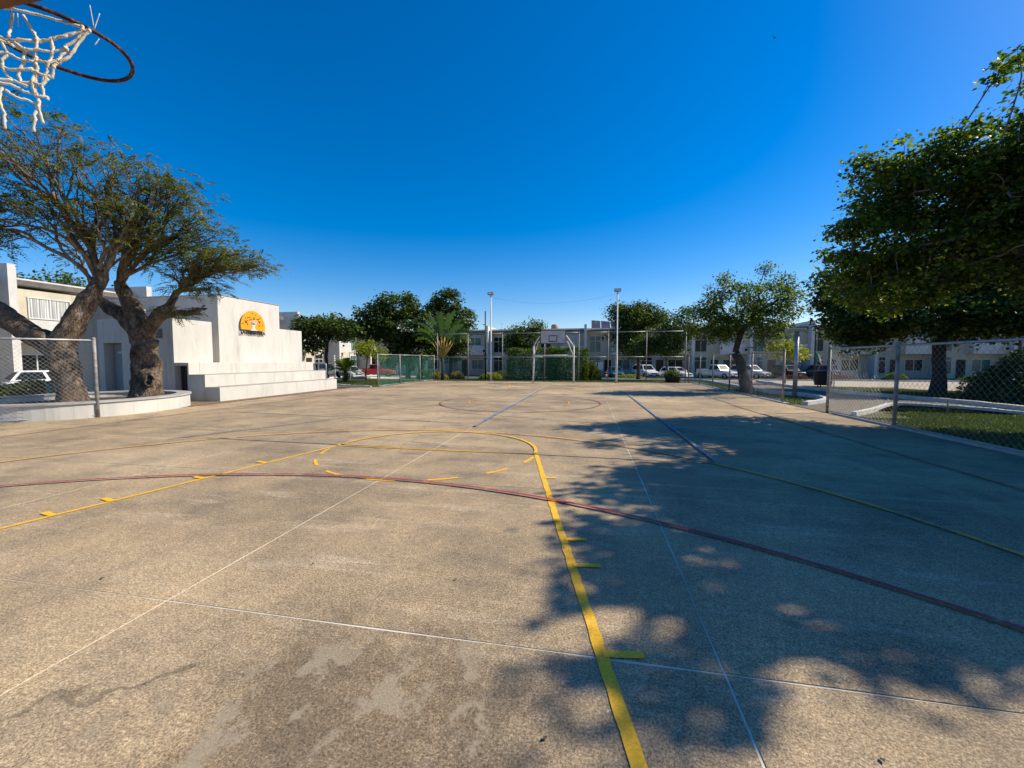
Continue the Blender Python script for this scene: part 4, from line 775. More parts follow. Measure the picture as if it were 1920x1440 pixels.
# ------------------------------------------------------------------ houses
def house(loc, rz, label, bay_right=True, wall='cream_grey', glassm='glass', tank=False, panels=False, door='door_wood', curtain=True):
    """one terrace unit, 7.1 m wide, facade towards local -Y"""
    t = empty('house', loc, rz, label, 'house', 'two-storey terrace houses round the court')
    W = 7.1
    MX = (lambda a, b: (a, b)) if bay_right else (lambda a, b: (W + 0.35 - b, W + 0.35 - a))
    def pb(name, x0, y0, z0, x1, y1, z1, m, par=t):
        if name not in ('party_wall', 'roof', 'parapet', 'fascia'): x0, x1 = MX(x0, x1)
        return MB().box(x0, y0, z0, x1, y1, z1).build(name, m, par)
    pb('party_wall', 0, -1.9, -0.3, 0.35, 9, 7.3, 'white')
    pb('wall', 0.352, 0, -0.3, W - 0.002, 9, 6.28, wall)
    pb('roof', 0.352, -1.1, 6.30, W - 0.002, 9.0, 6.62, 'slab_grey'); pb('fascia', 0.352, -1.13, 6.32, W - 0.002, -1.103, 6.60, 'fascia'); pb('parapet', 0.352, 0.6, 6.622, W - 0.002, 0.8, 6.95, 'white')
    pb('bay', 3.7, -1.2, 3.05, W - 0.01, -0.002, 4.38, 'white'); pb('bay', 3.9, -1.05, 4.382, W - 0.01, -0.002, 6.1, wall)
    def window(x0, z0, x1, z1, y, nx, zs, m):
        x0, x1 = (x0, x1); f = MB(); a, b = MX(x0, x1); e_ = 0.06
        f.box(a, y - 0.06, z0, b, y, z0 + e_).box(a, y - 0.06, z1 - e_, b, y, z1).box(a, y - 0.06, z0 + e_, a + e_, y, z1 - e_).box(b - e_, y - 0.06, z0 + e_, b, y, z1 - e_)
        for k in range(1, nx): xx = a + (b - a) * k / nx; f.box(xx - 0.03, y - 0.055, z0 + e_, xx + 0.03, y - 0.005, z1 - e_)
        for zz in zs: f.box(a + e_, y - 0.058, zz - 0.03, b - e_, y - 0.008, zz + 0.03)
        wo = f.build('window', 'alu', t)
        for k in range(nx):
            xa = a + e_ + (b - a - 2 * e_) * k / nx + 0.02; xb = a + e_ + (b - a - 2 * e_) * (k + 1) / nx - 0.02
            MB().add([(xa, y - 0.02, z0 + e_), (xb, y - 0.02, z0 + e_), (xb, y - 0.02, z1 - e_), (xa, y - 0.02, z1 - e_)], [(0, 1, 2, 3)]).build('pane', m if not (curtain and k == 0 and m == 'curtain') else m, wo)
    window(4.25, 4.45, 6.25, 5.7, -1.055, 2, (), 'curtain' if curtain else glassm)
    window(0.75, 3.4, 2.35, 5.75, -0.005, 2, (5.05,), glassm); window(0.75, 0.55, 2.35, 2.75, -0.005, 2, (2.2,), glassm)
    d = pb('door', 2.85, -0.06, 0.02, 3.8, -0.003, 2.35, door); a, b = MX(3.62, 3.68); MB().box(a, -0.11, 1.0, b, -0.062, 1.12).build('handle', 'galv', d)
    window(4.4, 0.9, 6.4, 2.4, -0.005, 2, (), glassm)
    for ax, az in ((6.75, 3.4), (2.6, 5.2)) if not panels else ((2.6, 5.2),):
        a, b = MX(ax - .28, ax + .28); ac = MB().box(a, -.32 if az > 4 else -1.5, az, b, -.02 if az > 4 else -1.205, az + .5).build('air_conditioner', 'white', t); MB().lathe([(0.19, 0), (.19, .02), (0, .02)], 12).build('fan_grille', 'black', ac, loc=((a + b) / 2, -.345 if az > 4 else -1.525, az + .25)).rotation_euler = (PI / 2, 0, 0)
    if tank: MB().lathe([(0.55, 0), (0.58, 0.9), (0.45, 1.1), (0.2, 1.18), (0, 1.2)], 18, (2.6, 3, 6.62)).build('water_tank', 'tank', t)
    if panels:
        for k in range(4): MB().add([(1.0 + k * 1.4, 0.9, 7.0), (2.3 + k * 1.4, 0.9, 6.95), (2.3 + k * 1.4, 4.2, 8.3 - .12 * k), (1.0 + k * 1.4, 4.2, 8.42 - .12 * k), (1.0 + k * 1.4, 0.9, 6.94), (2.3 + k * 1.4, 0.9, 6.89), (2.3 + k * 1.4, 4.2, 8.22 - .12 * k), (1.0 + k * 1.4, 4.2, 8.34 - .12 * k)], [(0, 1, 2, 3), (7, 6, 5, 4), (0, 4, 5, 1), (1, 5, 6, 2), (2, 6, 7, 3), (3, 7, 4, 0)]).build('solar_panel', 'solar', t)
    MB().tube([(1.6, 2.0, 6.6), (1.6, 2.0, 8.2)], 0.02, 5).tube([(1.3, 2, 7.9), (1.9, 2, 7.9)], 0.012, 4).build('antenna', 'galv_rust', t)
    return t
far_lb = {-6: 'terrace house behind the white stage, hidden mostly by its wall', -5: 'terrace house peeking over the far end of the white stage', -4: 'terrace house behind the spreading tree right of the white stage', -3: 'terrace house behind the large dark tree by the fan palm',
 -2: 'terrace house with bay window just left of the left floodlight pole', -1: 'terrace house between left floodlight pole and far backboard, low tree before it', 0: 'terrace house directly behind the far backboard', 1: 'terrace house with tilted dark roof panels, right of the far backboard',
 2: 'terrace house behind the dark tree at right floodlight pole', 3: 'terrace house behind the yellow-green tree and flower pot', 4: 'terrace house behind the leaning tree, white pickup before it', 5: 'terrace house left of the flag, dark car before it', 6: 'terrace house with the hanging flag in front',
 7: 'terrace house behind the brown litter bin post', 8: 'pale terrace house seen through the near right fence', 9: 'terrace house left of the dark trunk at far right', 10: 'terrace house behind the dark trunk at far right', 11: 'terrace house behind the dark clipped dome hedge'}
for k, lb in far_lb.items():
    house((-7.85 + 7.1 * (k + 0), 60.0, -0.72), 0, lb, True, ('cream_grey', 'cream')[k % 2], ('glass', 'glass_teal', 'glass')[k % 3], k in (-2, 0, 4, 7), k == 1, ('door_wood', 'door_dark')[k % 2], k % 3 != 1)
left_lb = {-2: 'left-street house mostly out of frame at the left edge', -1: 'cream house at left edge, bay window cut by frame', 0: 'cream house with striped curtains seen between the forked limbs', 1: 'cream house hidden behind the left planter trees', 2: 'left-street house hidden behind the white stage block', 3: 'left-street house behind the emblem wall',
 4: 'pale left-street house with teal window between stage and dark tree', 5: 'last pale left-street house behind the spreading tree'}
for k, lb in left_lb.items():
    house((-33.0, 16.95 + 7.1 * k if k < 3 else 17.2 + 7.4 * k, -0.5), PI / 2, lb, False, 'cream', 'glass_teal' if k > 3 else 'glass', k == 1, False, 'door_dark', k < 3)

# ------------------------------------------------------------------ vehicles
def car(kind, paintm, loc, rz, label):
    t = empty('parked_car' if kind != 'pickup' else 'pickup_truck', loc, rz, label, 'car' if kind != 'pickup' else 'pickup truck', 'vehicles parked along the streets')
    P = CP[paintm]; H = {'hatch': 1.45, 'sedan': 1.42, 'suv': 1.72, 'pickup': 1.75}[kind]; L2 = {'hatch': 1.95, 'sedan': 2.2, 'suv': 2.3, 'pickup': 2.6}[kind]
    w = 0.86 if kind != 'pickup' else 0.92; zb = {'hatch': 0.92, 'sedan': 0.88, 'suv': 1.05, 'pickup': 1.08}[kind]; g0 = 0.24 if kind in ('hatch', 'sedan') else 0.36
    hood = zb - 0.12
    st = [(-L2, w * .84, g0 + .18, zb - .12), (-L2 + .12, w * .95, g0 + .02, zb - .02), (-L2 + .9, w, g0, zb), (0.1, w, g0, zb), (L2 - 1.25, w, g0, zb - 0.01), (L2 - .6, w * .98, g0, hood), (L2 - .12, w * .9, g0 + .04, hood - .12), (L2, w * .76, g0 + .2, hood - .25)]
    vs = []; fs = []; n = 10
    for (x, hw, z0, z1) in st:
        zm = (z0 + z1) / 2
        vs += [(x, -hw * .9, z0), (x, -hw, z0 + .12), (x, -hw * 1.0, zm + .1), (x, -hw * .95, z1 - .04), (x, -hw * .82, z1), (x, hw * .82, z1), (x, hw * .95, z1 - .04), (x, hw, zm + .1), (x, hw, z0 + .12), (x, hw * .9, z0)]
    for i in range(len(st) - 1):
        for k in range(n): fs.append((i * n + k, i * n + (k + 1) % n, (i + 1) * n + (k + 1) % n, (i + 1) * n + k))
    fs += [list(range(n)), list(range((len(st) - 1) * n, len(st) * n))[::-1]]
    body = MB().add(vs, fs, True).build('body', P, t)
    b = body.modifiers.new('bevel', 'BEVEL'); b.width = 0.02; b.segments = 1; b.limit_method = 'ANGLE'
    xr0, xr1, xf1, xf0 = {'hatch': (-L2 + .1, -L2 + .45, 0.35, 1.05), 'sedan': (-L2 + .65, -L2 + 1.25, 0.3, 1.0), 'suv': (-L2 + .08, -L2 + .3, 0.45, 1.1), 'pickup': (-0.75, -0.6, 0.55, 1.15)}[kind]
    a, c = w * .9, w * .72
    cv = [(xr0, -a, zb - .02), (xf0, -a, zb - .02), (xf0, a, zb - .02), (xr0, a, zb - .02), (xr1, -c, H - .05), (xf1, -c, H - .05), (xf1, c, H - .05), (xr1, c, H - .05), (xr1 + .15, -c * .8, H), (xf1 - .15, -c * .8, H), (xf1 - .15, c * .8, H), (xr1 + .15, c * .8, H)]
    MB().add(cv, [(0, 1, 5, 4), (1, 2, 6, 5), (2, 3, 7, 6), (3, 0, 4, 7), (4, 5, 9, 8), (5, 6, 10, 9), (6, 7, 11, 10), (7, 4, 8, 11), (8, 9, 10, 11)]).build('cabin', P, t)
    cv = [np.array(v) for v in cv]
    def gl(i0, i1, i2, i3, s0, s1, nrm, name):
        A, B, C_, D_ = cv[i0], cv[i1], cv[i2], cv[i3]; f = lambda u, v: (A * (1 - u) + B * u) * (1 - v) + (D_ * (1 - u) + C_ * u) * v
        q = [f(s0, .12) + nrm, f(s1, .12) + nrm, f(s1 - .01, .93) + nrm, f(s0 + .01, .93) + nrm]; MB().add(q, [(0, 1, 2, 3)]).build(name, 'glass', t)
    e_ = 0.012
    gl(1, 2, 6, 5, .06, .94, np.array([e_, 0, e_]), 'windscreen'); gl(3, 0, 4, 7, .08, .92, np.array([-e_, 0, e_]), 'rear_window')
    for s0, s1 in ((.05, .47), (.52, .95)): gl(0, 1, 5, 4, s0, s1, np.array([0, -e_, e_ * .3]), 'side_window'); gl(2, 3, 7, 6, 1 - s1, 1 - s0, np.array([0, e_, e_ * .3]), 'side_window')
    if kind == 'pickup':
        MB().box(-L2 + .12, -w * .86, zb - .02, -0.8, -w * .78, zb + .1).box(-L2 + .12, w * .78, zb - .02, -0.8, w * .86, zb + .1).box(-L2 + .05, -w * .86, zb - .02, -L2 + .12, w * .86, zb + .1).build('cargo_bed', P, t)
    wr = 0.31 if kind in ('hatch', 'sedan') else 0.37
    for x in (-L2 + .78, L2 - .82):
        for s in (-1, 1):
            wh = MB(); prof = [(wr * .6, -.1), (wr * .95, -.1), (wr, -.07), (wr, .07), (wr * .95, .1), (wr * .6, .1)]; wh.lathe(prof, 18); wh.v = [(v[0], v[2], v[1]) for v in wh.v]; wh.f = [f[::-1] for f in wh.f]
            o = wh.build('wheel', 'tyre', t, loc=(x, s * (w - .08), wr)); rm = MB().lathe([(0, 0.06), (wr * .25, .07), (wr * .6, .05), (wr * .6, -.05), (0, -.06)], 14); rm.v = [(v[0], v[2] , v[1]) for v in rm.v]
            rm.build('rim', 'rimwheel', o)
    for s in (-1, 1):
        MB().box(L2 - .16, s * w * .62 - .14, hood - .3, L2 - .015, s * w * .62 + .14, hood - .14).build('headlight', 'lamp_lens', t, 0.02)
        MB().box(-L2 - .005, s * w * .68 - .1, zb - .34, -L2 + .1, s * w * .68 + .1, zb - .12).build('tail_light', 'tail', t, 0.02)
        MB().box(.75, s * (w + .02) - .07, zb + .0, .9, s * (w + .02) + .07, zb + .14).build('wing_mirror', P, t, 0.02)
    MB().box(L2 - .1, -w * .42, hood - .36, L2 + .008, w * .42, hood - .18).build('grille', 'black', t, 0.01)
    MB().box(L2 - .1, -w * .8, g0 + .02, L2 + .04, w * .8, g0 + .2).build('bumper', 'black' if kind in ('suv', 'pickup') else P, t, 0.03)
    MB().box(L2 + .041, -.2, g0 + .08, L2 + .05, .2, g0 + .2).build('number_plate', 'sign_white', t)
    return t
def gz(x, y): return float(zt(x, y)) - 0.02
S_ = -PI / 2
for kind, c, x, y, rz, lb in (('hatch', 'blue', 3.3, 54.6, S_ + .15, 'dark blue rounded hatchback right behind the right floodlight pole'), ('suv', 'white', 7.0, 54.2, S_ - .25 + .6, 'white utility car with dark windows behind the yellow hedge'),
    ('hatch', 'white', 10.6, 53.8, S_ + .75, 'small white hatchback behind the flower pot by the corner'), ('pickup', 'white', 15.3, 53.2, S_ + .55, 'white pickup seen through the green screen of the right fence'),
    ('suv', 'silver', 19.3, 54.5, S_ + .6, 'pale silver wagon just left of the leaning tree trunk'), ('suv', 'black', 24.6, 57.0, S_ + .2, 'black car in shade behind the red flower bed'), ('suv', 'grey', 28.0, 57.2, PI / 2 + .5, 'grey car with red tail lights next to the black one'),
    ('suv', 'grey', -30.2, 42.5, PI / 2 + .0, 'dark grey wagon parked beyond the end of the white steps'), ('sedan', 'silver', -27.6, 43.6, -.6, 'silver car behind the spiky cycad'), ('pickup', 'red', -29.2, 52.2, 0.35, 'red pickup behind the yellow-green sapling'),
    ('hatch', 'white', -30.6, 18.4, 1.25, 'white hatchback under the cream house behind the left hedge'), ('hatch', 'blue', 60, 57.4, S_, 'dark blue car behind the trunk at far right')):
    car(kind, c, (x, y, gz(x, y)), rz, lb)
def motorcycle(loc, rz, label):
    t = empty('motorcycle', loc, rz, label, 'motorcycle', 'motorcycles parked by the hedge')
    for x in (-.62, .62):
        MB().tube([(x + .27 * math.cos(a), 0, .3 + .27 * math.sin(a)) for a in np.linspace(0, 2 * PI, 17)], .045, 6).build('wheel', 'tyre', t)
    MB().tube([(-.62, 0, .3), (-.1, 0, .45), (.3, 0, .78)], .05, 6).build('frame', 'black', t)
    MB().tube([(.62, 0, .3), (.42, 0, .85), (.36, 0, 1.05)], .03, 6).build('fork', 'galv', t)
    MB().tube([(.34, -.33, 1.08), (.38, 0, 1.0), (.34, .33, 1.08)], .02, 6).build('handlebar', 'black', t)
    MB().lathe([(0, -.32), (.13, -.2), (.16, 0), (.1, .2), (0, .28)], 10).build('tank', 'grey_dummy' if False else 'black', t, loc=(.12, 0, .72)).rotation_euler = (0, PI / 2, 0)
    MB().box(-.6, -.12, .72, -.02, .12, .82).build('seat', 'tyre', t, .03)
    MB().box(-.2, -.14, .25, .2, .14, .55).build('engine', 'galv_rust', t, .04)
    return t
for x, y, rz, lb in ((-0.5, 51.6, 1.2, 'dark motorcycle parked nearest the hedge end'), (0.9, 51.8, 1.4, 'dark motorcycle below the white boards'), (2.0, 52.0, 1.0, 'dark motorcycle beside the blue hatchback')):
    motorcycle((x, y, gz(x, y)), rz, lb)
for x, lb in ((0.65, 'left of two white boards by the door of the far house'), (1.45, 'right of two white boards by the door of the far house')):
    t = empty('notice_board', (x, 55.0, -0.72), 0, lb, 'board', 'white boards by the far house'); MB().box(-.3, -.03, 1.0, .3, .03, 2.0).build('panel', 'sign_white', t, .01); MB().box(-.03, -.02, 0, .03, .02, 1.0).build('post', 'galv', t)

# ------------------------------------------------------------------ street things at right
t = empty('litter_bin', (12.35, 24.6, -0.05), 0, 'brown slatted litter bin on thin legs by the far path', 'bin')
for k in range(22):
    a = 2 * PI * k / 22; o = MB().box(-.045, -.012, .25, .045, .012, .98).build('slat', 'bin', t, 0, loc=(.38 * math.cos(a), .38 * math.sin(a), 0)); o.rotation_euler = (0, 0, a + PI / 2)
MB().lathe([(.36, .25), (.36, .97)], 22).build('liner', 'black', t); MB().tube([(.39 * math.cos(a), .39 * math.sin(a), .98) for a in np.linspace(0, 2 * PI, 25)], .018, 6).build('top_ring', 'black', t)
for x, y in ((-.3, -.1), (0, .25), (.3, -.1)): MB().tube([(x, y, 0), (x, y, .3)], .025, 6).build('leg', 'black', t)
MB().tube([(.3, -.42, 0), (.3, -.42, 1.45), (.25, -.42, 1.6), (.1, -.42, 1.68)], .025, 8).build('hook_pole', 'galv_rust', t)
t = empty('flagpole', (21.3, 44.0, gz(21, 44)), 0, 'thin pole with limp green, white and red flag before the houses', 'flagpole')
MB().tube([(0, 0, 0), (0, 0, 5.2)], .05, 8).build('pole', 'black', t)
fl = [('flag_green', 0.0), ('flag_white', 0.28), ('flag_red', 0.42)]
for k, (m_, o_) in enumerate(fl):
    vs = []; fs = []
    for i in range(5):
        for j in range(4): vs.append((0.03 + (o_ + j * 0.13) * .7 + 0.06 * i * (k - 0.4), 0.05 * math.sin(i * 1.3 + j * 2.2), 3.0 - 0.2 * i - 0.13 * j - o_ * 0.7))
    for i in range(4):
        for j in range(3): fs.append((i * 4 + j, i * 4 + j + 1, i * 4 + j + 5, i * 4 + j + 4))
    o = MB().add(vs, fs, True).build('flag_' + m_.split('_')[1] + '_band', m_, t); s_ = o.modifiers.new('thick', 'SOLIDIFY'); s_.thickness = 0.01
t = empty('stake', (10.1, 13.75, -0.05), 0, 'thin wooden stake standing on the right lawn', 'stake'); MB().tube([(0, 0, 0), (0.01, 0, .42)], .018, 6).build('post', 'bark_pale', t)
t = empty('short_post', (8.3, 24.6, -0.05), 0, 'short pale post on the grass island by the screen fence', 'post'); MB().tube([(0, 0, 0), (0, 0, .45)], .05, 8).build('post', 'pole_white', t, .0)
t = empty('flower_pot', (5.75, 30.2, -0.05), 0, 'wide dark flower pot with leafy plant at far right corner', 'flower pot')
MB().lathe([(0, 0), (.42, 0), (.55, .42), (.6, .46), (.52, .46), (.48, .38), (0, .38)], 20).build('pot', 'terracotta', t)
C = unit(rng.normal(size=(900, 3))) * rng.uniform(.2, .62, (900, 1)); C[:, 2] = np.abs(C[:, 2]) + .42; leaves('foliage', C, .12, 'leaf_mid', t)
for x, y, h, lb in ((-20.6, 30.3, 2.0, 'white exercise-bar post left of the cycad'), (-19.4, 30.6, 2.3, 'white exercise-bar post behind the cycad'), (-18.3, 33.4, 2.6, 'tall white post behind the yellow-green sapling')):
    t = empty('exercise_post', (x, y, -0.05), 0, lb, 'post', 'white exercise posts'); MB().tube([(0, 0, 0), (0, 0, h)], .05, 8).build('post', 'pole_white', t); MB().tube([(0, 0, h - .1), (0.7, 0, h - .1)], .03, 8).build('bar', 'pole_white', t)
t = empty('bird', (13.6, 35.6, 26.0), 0.4, 'tiny dark bird high in the blue sky', 'bird')
MB().add([(0, .11, 0), (.04, 0, .02), (0, -.12, 0), (-.04, 0, .02), (0, 0, -.03)], [(0, 1, 3), (1, 2, 3), (0, 4, 1), (1, 4, 2), (2, 4, 3), (3, 4, 0)]).add([(.02, .03, .01), (.22, .01, .07), (.24, -.05, .05), (.02, -.04, .01)], [(0, 1, 2, 3)]).add([(-.02, .03, .01), (-.22, .01, .07), (-.24, -.05, .05), (-.02, -.04, .01)], [(3, 2, 1, 0)]).build('body', 'black', t)

# ------------------------------------------------------------------ trees and plants
tree('round_tree', (-23.3, 33.0), 'wide flat-crowned dark tree just beyond the end of the steps', 'leaf_dark', 'bark_dark', [((-22.9, 32.5, 4.6), (2.6, 2.2, 0.75)), ((-21.2, 33.2, 4.1), (2.0, 1.8, 0.8)), ((-24.6, 32.5, 4.0), (1.6, 1.5, 0.6)), ((-23.8, 31.6, 2.9), (1.0, 1.0, 0.8))], 150, 60, .25, .30, .014, group='trees beyond the far left corner')
tree('round_tree', (-17.0, 36.4), 'large dark tree in the middle distance, tallest at centre left', 'leaf_dark', 'bark_dark', [((-17.9, 36, 6.6), (2.1, 2.0, 1.2)), ((-19.7, 35.2, 5.6), (1.9, 1.7, 1.2)), ((-16.6, 36, 4.6), (3.4, 2.3, 1.8)), ((-14.6, 36.5, 5.0), (1.8, 1.7, 1.2)), ((-16.2, 36, 2.4), (2.8, 1.8, 1.3)), ((-19.6, 35.4, 3.9), (1.7, 1.6, .9))], 330, 62, .26, .32, .014, group='trees beyond the far left corner')
tree('round_tree', (-13.1, 37.6), 'dark tree with high rounded top behind the fan palm', 'leaf_dark', 'bark_dark', [((-13.3, 37.4, 6.9), (1.3, 1.3, 1.3)), ((-12.2, 37.4, 5.4), (1.4, 1.3, 1.1)), ((-14.6, 37.3, 5.8), (1.3, 1.3, 1.1)), ((-13.0, 37.4, 3.2), (1.7, 1.3, 1.6))], 170, 58, .25, .28, .014, group='trees beyond the far left corner')
tree('sapling', (-15.9, 27.2), 'yellow-green sapling on the grass left of the screened fence', 'leaf_yellow', 'bark_dark', [((-15.5, 26.9, 2.25), (0.95, 0.8, 0.62)), ((-14.9, 27.0, 2.0), (0.6, 0.6, 0.5)), ((-16.2, 27, 2.3), (.6, .6, .4))], 60, 34, .15, .20, .008, trunk_r=.05)
tree('small_tree', (-5.5, 35.2), 'yellowish tree rising above the clipped hedge left of far backboard', 'leaf_mid', 'bark_dark', [((-5.6, 35, 3.4), (1.5, 1.2, 1.1)), ((-4.7, 35, 4.4), (.8, .8, .5)), ((-6.6, 35, 2.9), (.8, .8, .7))], 100, 60, .17, .28, .012)
tree('broad_tree', (5.2, 45.6), 'dark drooping tree right of the right floodlight pole', 'leaf_dark', 'bark_dark', [((4.9, 45.2, 6.0), (2.4, 2.0, 1.4)), ((6.8, 45.2, 5.9), (1.4, 1.3, .8)), ((3.3, 45.2, 6.3), (1.2, 1.2, 1.1)), ((4.3, 45, 3.4), (2.0, 1.6, 1.5))], 200, 85, .22, .42, .016)
tree('multi_stem_tree', (6.3, 35.2), 'yellow-green many-stemmed tree above the flower pot', 'leaf_mid', 'bark_pale', [((5.2, 35, 3.2), (1.3, 1.1, 1.1)), ((7.1, 35, 3.9), (1.4, 1.2, 1.4)), ((6.2, 35, 2.5), (1.6, 1.2, .8)), ((7.6, 35, 5.3), (.5, .5, .5)), ((4.2, 35, 2.6), (.8, .8, .8))], 190, 60, .15, .28, .010, fork=(6.3, 35.2, .6))
tree('leaning_tree', (7.35, 20.6), 'mid-sized tree with leaning forked trunk behind right fence', 'leaf_bauhinia', 'bark_dark', [((6.6, 21.2, 3.7), (1.7, 1.6, 1.1)), ((8.2, 21.2, 4.5), (1.3, 1.3, 1.0)), ((5.7, 21.0, 3.2), (1.1, 1.1, .8)), ((9.0, 21.2, 4.2), (.9, .9, .8)), ((8.0, 21.3, 5.6), (.35, .35, .5)), ((6.3, 21.0, 5.0), (.8, .8, .5)), ((7.6, 21.0, 3.0), (1.7, 1.3, .7))], 340, 52, .105, .19, .008, fork=(6.75, 20.9, 1.9), trunk_r=.21)
tree('small_tree', (12.6, 29.6), 'young bright tree right of the grey lamp post', 'leaf_yellow', 'bark_pale', [((12.3, 29.4, 2.3), (.9, .8, .6)), ((13.2, 29.5, 1.9), (.7, .7, .4))], 60, 40, .13, .2, .008, trunk_r=.06)
tree('flame_tree', (16.0, 22.4), 'huge dark spreading tree with black trunk at right', 'leaf_dark', 'bark_dark', [((13.2, 24.0, 4.9), (1.7, 1.6, 1.1)), ((14.0, 24.2, 3.2), (1.8, 1.6, .9)), ((16.5, 23.2, 5.6), (3.2, 2.6, 1.7)), ((19.0, 22.8, 5.2), (3.0, 2.4, 1.9)), ((16.4, 22.6, 3.7), (4.2, 2.4, .8)), ((20.0, 22.4, 3.6), (2.6, 2.0, .9)), ((12.4, 24.5, 5.9), (.8, .8, .7)), ((13.6, 23.6, 2.9), (1.3, 1.0, .6)), ((18.6, 21.6, 3.2), (2.4, 1.5, .6)), ((16.0, 21.8, 3.0), (1.8, 1.2, .5)), ((21.2, 22.0, 2.9), (2.2, 1.6, .6)), ((12.6, 23.2, 3.5), (.8, .8, .7))], 700, 80, .19, .34, .012, fork=(16.0, 22.4, 2.3), trunk_r=.25)
tree('broad_tree', (-66, 40), 'distant tree behind the houses at the left edge', 'leaf_mid', 'bark_dark', [((-64, 38, 9.5), (5, 4, 2.6)), ((-60, 38, 8.8), (3, 3, 1.8)), ((-70, 38, 9), (4, 4, 2.5))], 120, 70, .35, .8, .02)
def nearer(blobs, k): return [((c[0] * k, c[1] * k, 1.51 + (c[2] - 1.51) * k), tuple(q * k for q in r)) for c, r in blobs]
tree('orchid_tree', (9.9, 10.6), 'tall bright-leaved tree at upper right, its sprays reaching over the fence', 'leaf_bauhinia', 'bark_pale',
     nearer([((8.7, 14.6, 5.1), (1.2, 1.3, 1.1)), ((8.7, 14.5, 6.5), (.8, .9, .9)), ((9.3, 14.3, 7.35), (.6, .7, .55)), ((10.3, 14.2, 6.4), (1.4, 1.4, 1.2)), ((10.3, 14.0, 7.7), (.55, .7, .4)), ((11.8, 13.6, 7.1), (1.2, 1.3, 1.1)),
      ((11.6, 13.2, 5.0), (1.9, 2.0, 1.6)), ((10.5, 12.9, 9.0), (.45, .45, .22)), ((11.3, 12.6, 8.6), (.7, .8, .35)), ((9.3, 14.9, 3.8), (1.5, 1.4, .7)), ((7.8, 14.7, 5.7), (.5, .5, .3)), ((8.1, 14.6, 7.45), (.35, .4, .4)), ((12.6, 13.5, 5.5), (1.6, 1.6, 1.6))], .82),
     860, 62, .105, .16, .009, fork=(9.7, 10.7, 2.3), trunk_r=.2, lratio=.38, stray=.24)
tree('orchid_tree', (11.0, 8.4), 'tall tree just out of frame at right, only its left edge showing', 'leaf_dark', 'bark_pale',
     [((10.0, 8.7, 5.6), (1.8, 1.5, 1.5)), ((9.3, 8.9, 4.4), (1.0, 1.1, .8)), ((10.8, 9.6, 4.6), (1.9, 1.6, 1.5)), ((9.3, 8.3, 7.2), (1.1, 1.0, .7)), ((11, 10.4, 3.4), (2.0, 1.6, .7))], 560, 85, .14, .26, .010, fork=(10.8, 8.6, 2.2), trunk_r=.25, lratio=.36)
tree('orchid_tree', (11.8, 5.6), 'tall tree right of frame whose shadow dapples the near court', 'leaf_bauhinia', 'bark_pale',
     [((11.3, 6.5, 6.2), (2.3, 1.7, 1.8)), ((9.4, 6.2, 7.4), (1.2, .8, .8)), ((12.6, 7.4, 5.6), (2.4, 2.0, 1.8)), ((9.3, 7.2, 6.2), (1.3, 1.1, 1.0)), ((8.2, 5.65, 7.4), (.45, .25, .15)), ((7.9, 6.5, 6.9), (.45, .3, .2)), ((7.4, 7.3, 6.4), (.4, .3, .2)), ((9.2, 5.5, 7.5), (.7, .25, .15)), ((8.5, 5.0, 7.6), (.22, .18, .1)), ((10.6, 5.7, 7.4), (.9, .4, .4)), ((12.2, 5.5, 7.2), (.6, .4, .4)), ((12.2, 6.2, 5.6), (1.6, .9, 1.2)), ((9.1, 6.7, 6.8), (.8, .55, .45))], 800, 80, .13, .18, .010, fork=(11.6, 5.8, 2.2), trunk_r=.25, lratio=.40, stray=.05)
shrub('dome_hedge', (17.5, 18.6), (2.8, 2.3, 2.1), 'dark dome-shaped clipped hedge at the right edge', 'leaf_dark', 42000, .10, cat='hedge')
shrub('clipped_hedge', (-4.4, 33.2), (2.0, .8, 1.25), 'tall clipped green hedge left of far goal, behind the screen', 'leaf_hedge', 14000, .11, 'tall hedges behind the far goal', True, 'hedge')
shrub('clipped_hedge', (-1.7, 33.4), (1.5, .8, 1.28), 'tall clipped green hedge directly behind the far goal', 'leaf_hedge', 12000, .11, 'tall hedges behind the far goal', True, 'hedge')
shrub('loose_bush', (0.1, 33.6), (.8, .7, 1.5), 'loose dark bush at right end of the tall hedge', 'leaf_mid', 3500, .12)
shrub('left_hedge', (-22.6, 12.9), (1.5, .9, .85), 'low bright hedge behind the planter at left', 'leaf_mid', 9000, .08, None, False, 'hedge')
shrub('left_hedge', (-24.2, 12.2), (1.2, .8, .75), 'low bright hedge at the far left behind the fence', 'leaf_mid', 4000, .08, None, False, 'hedge')
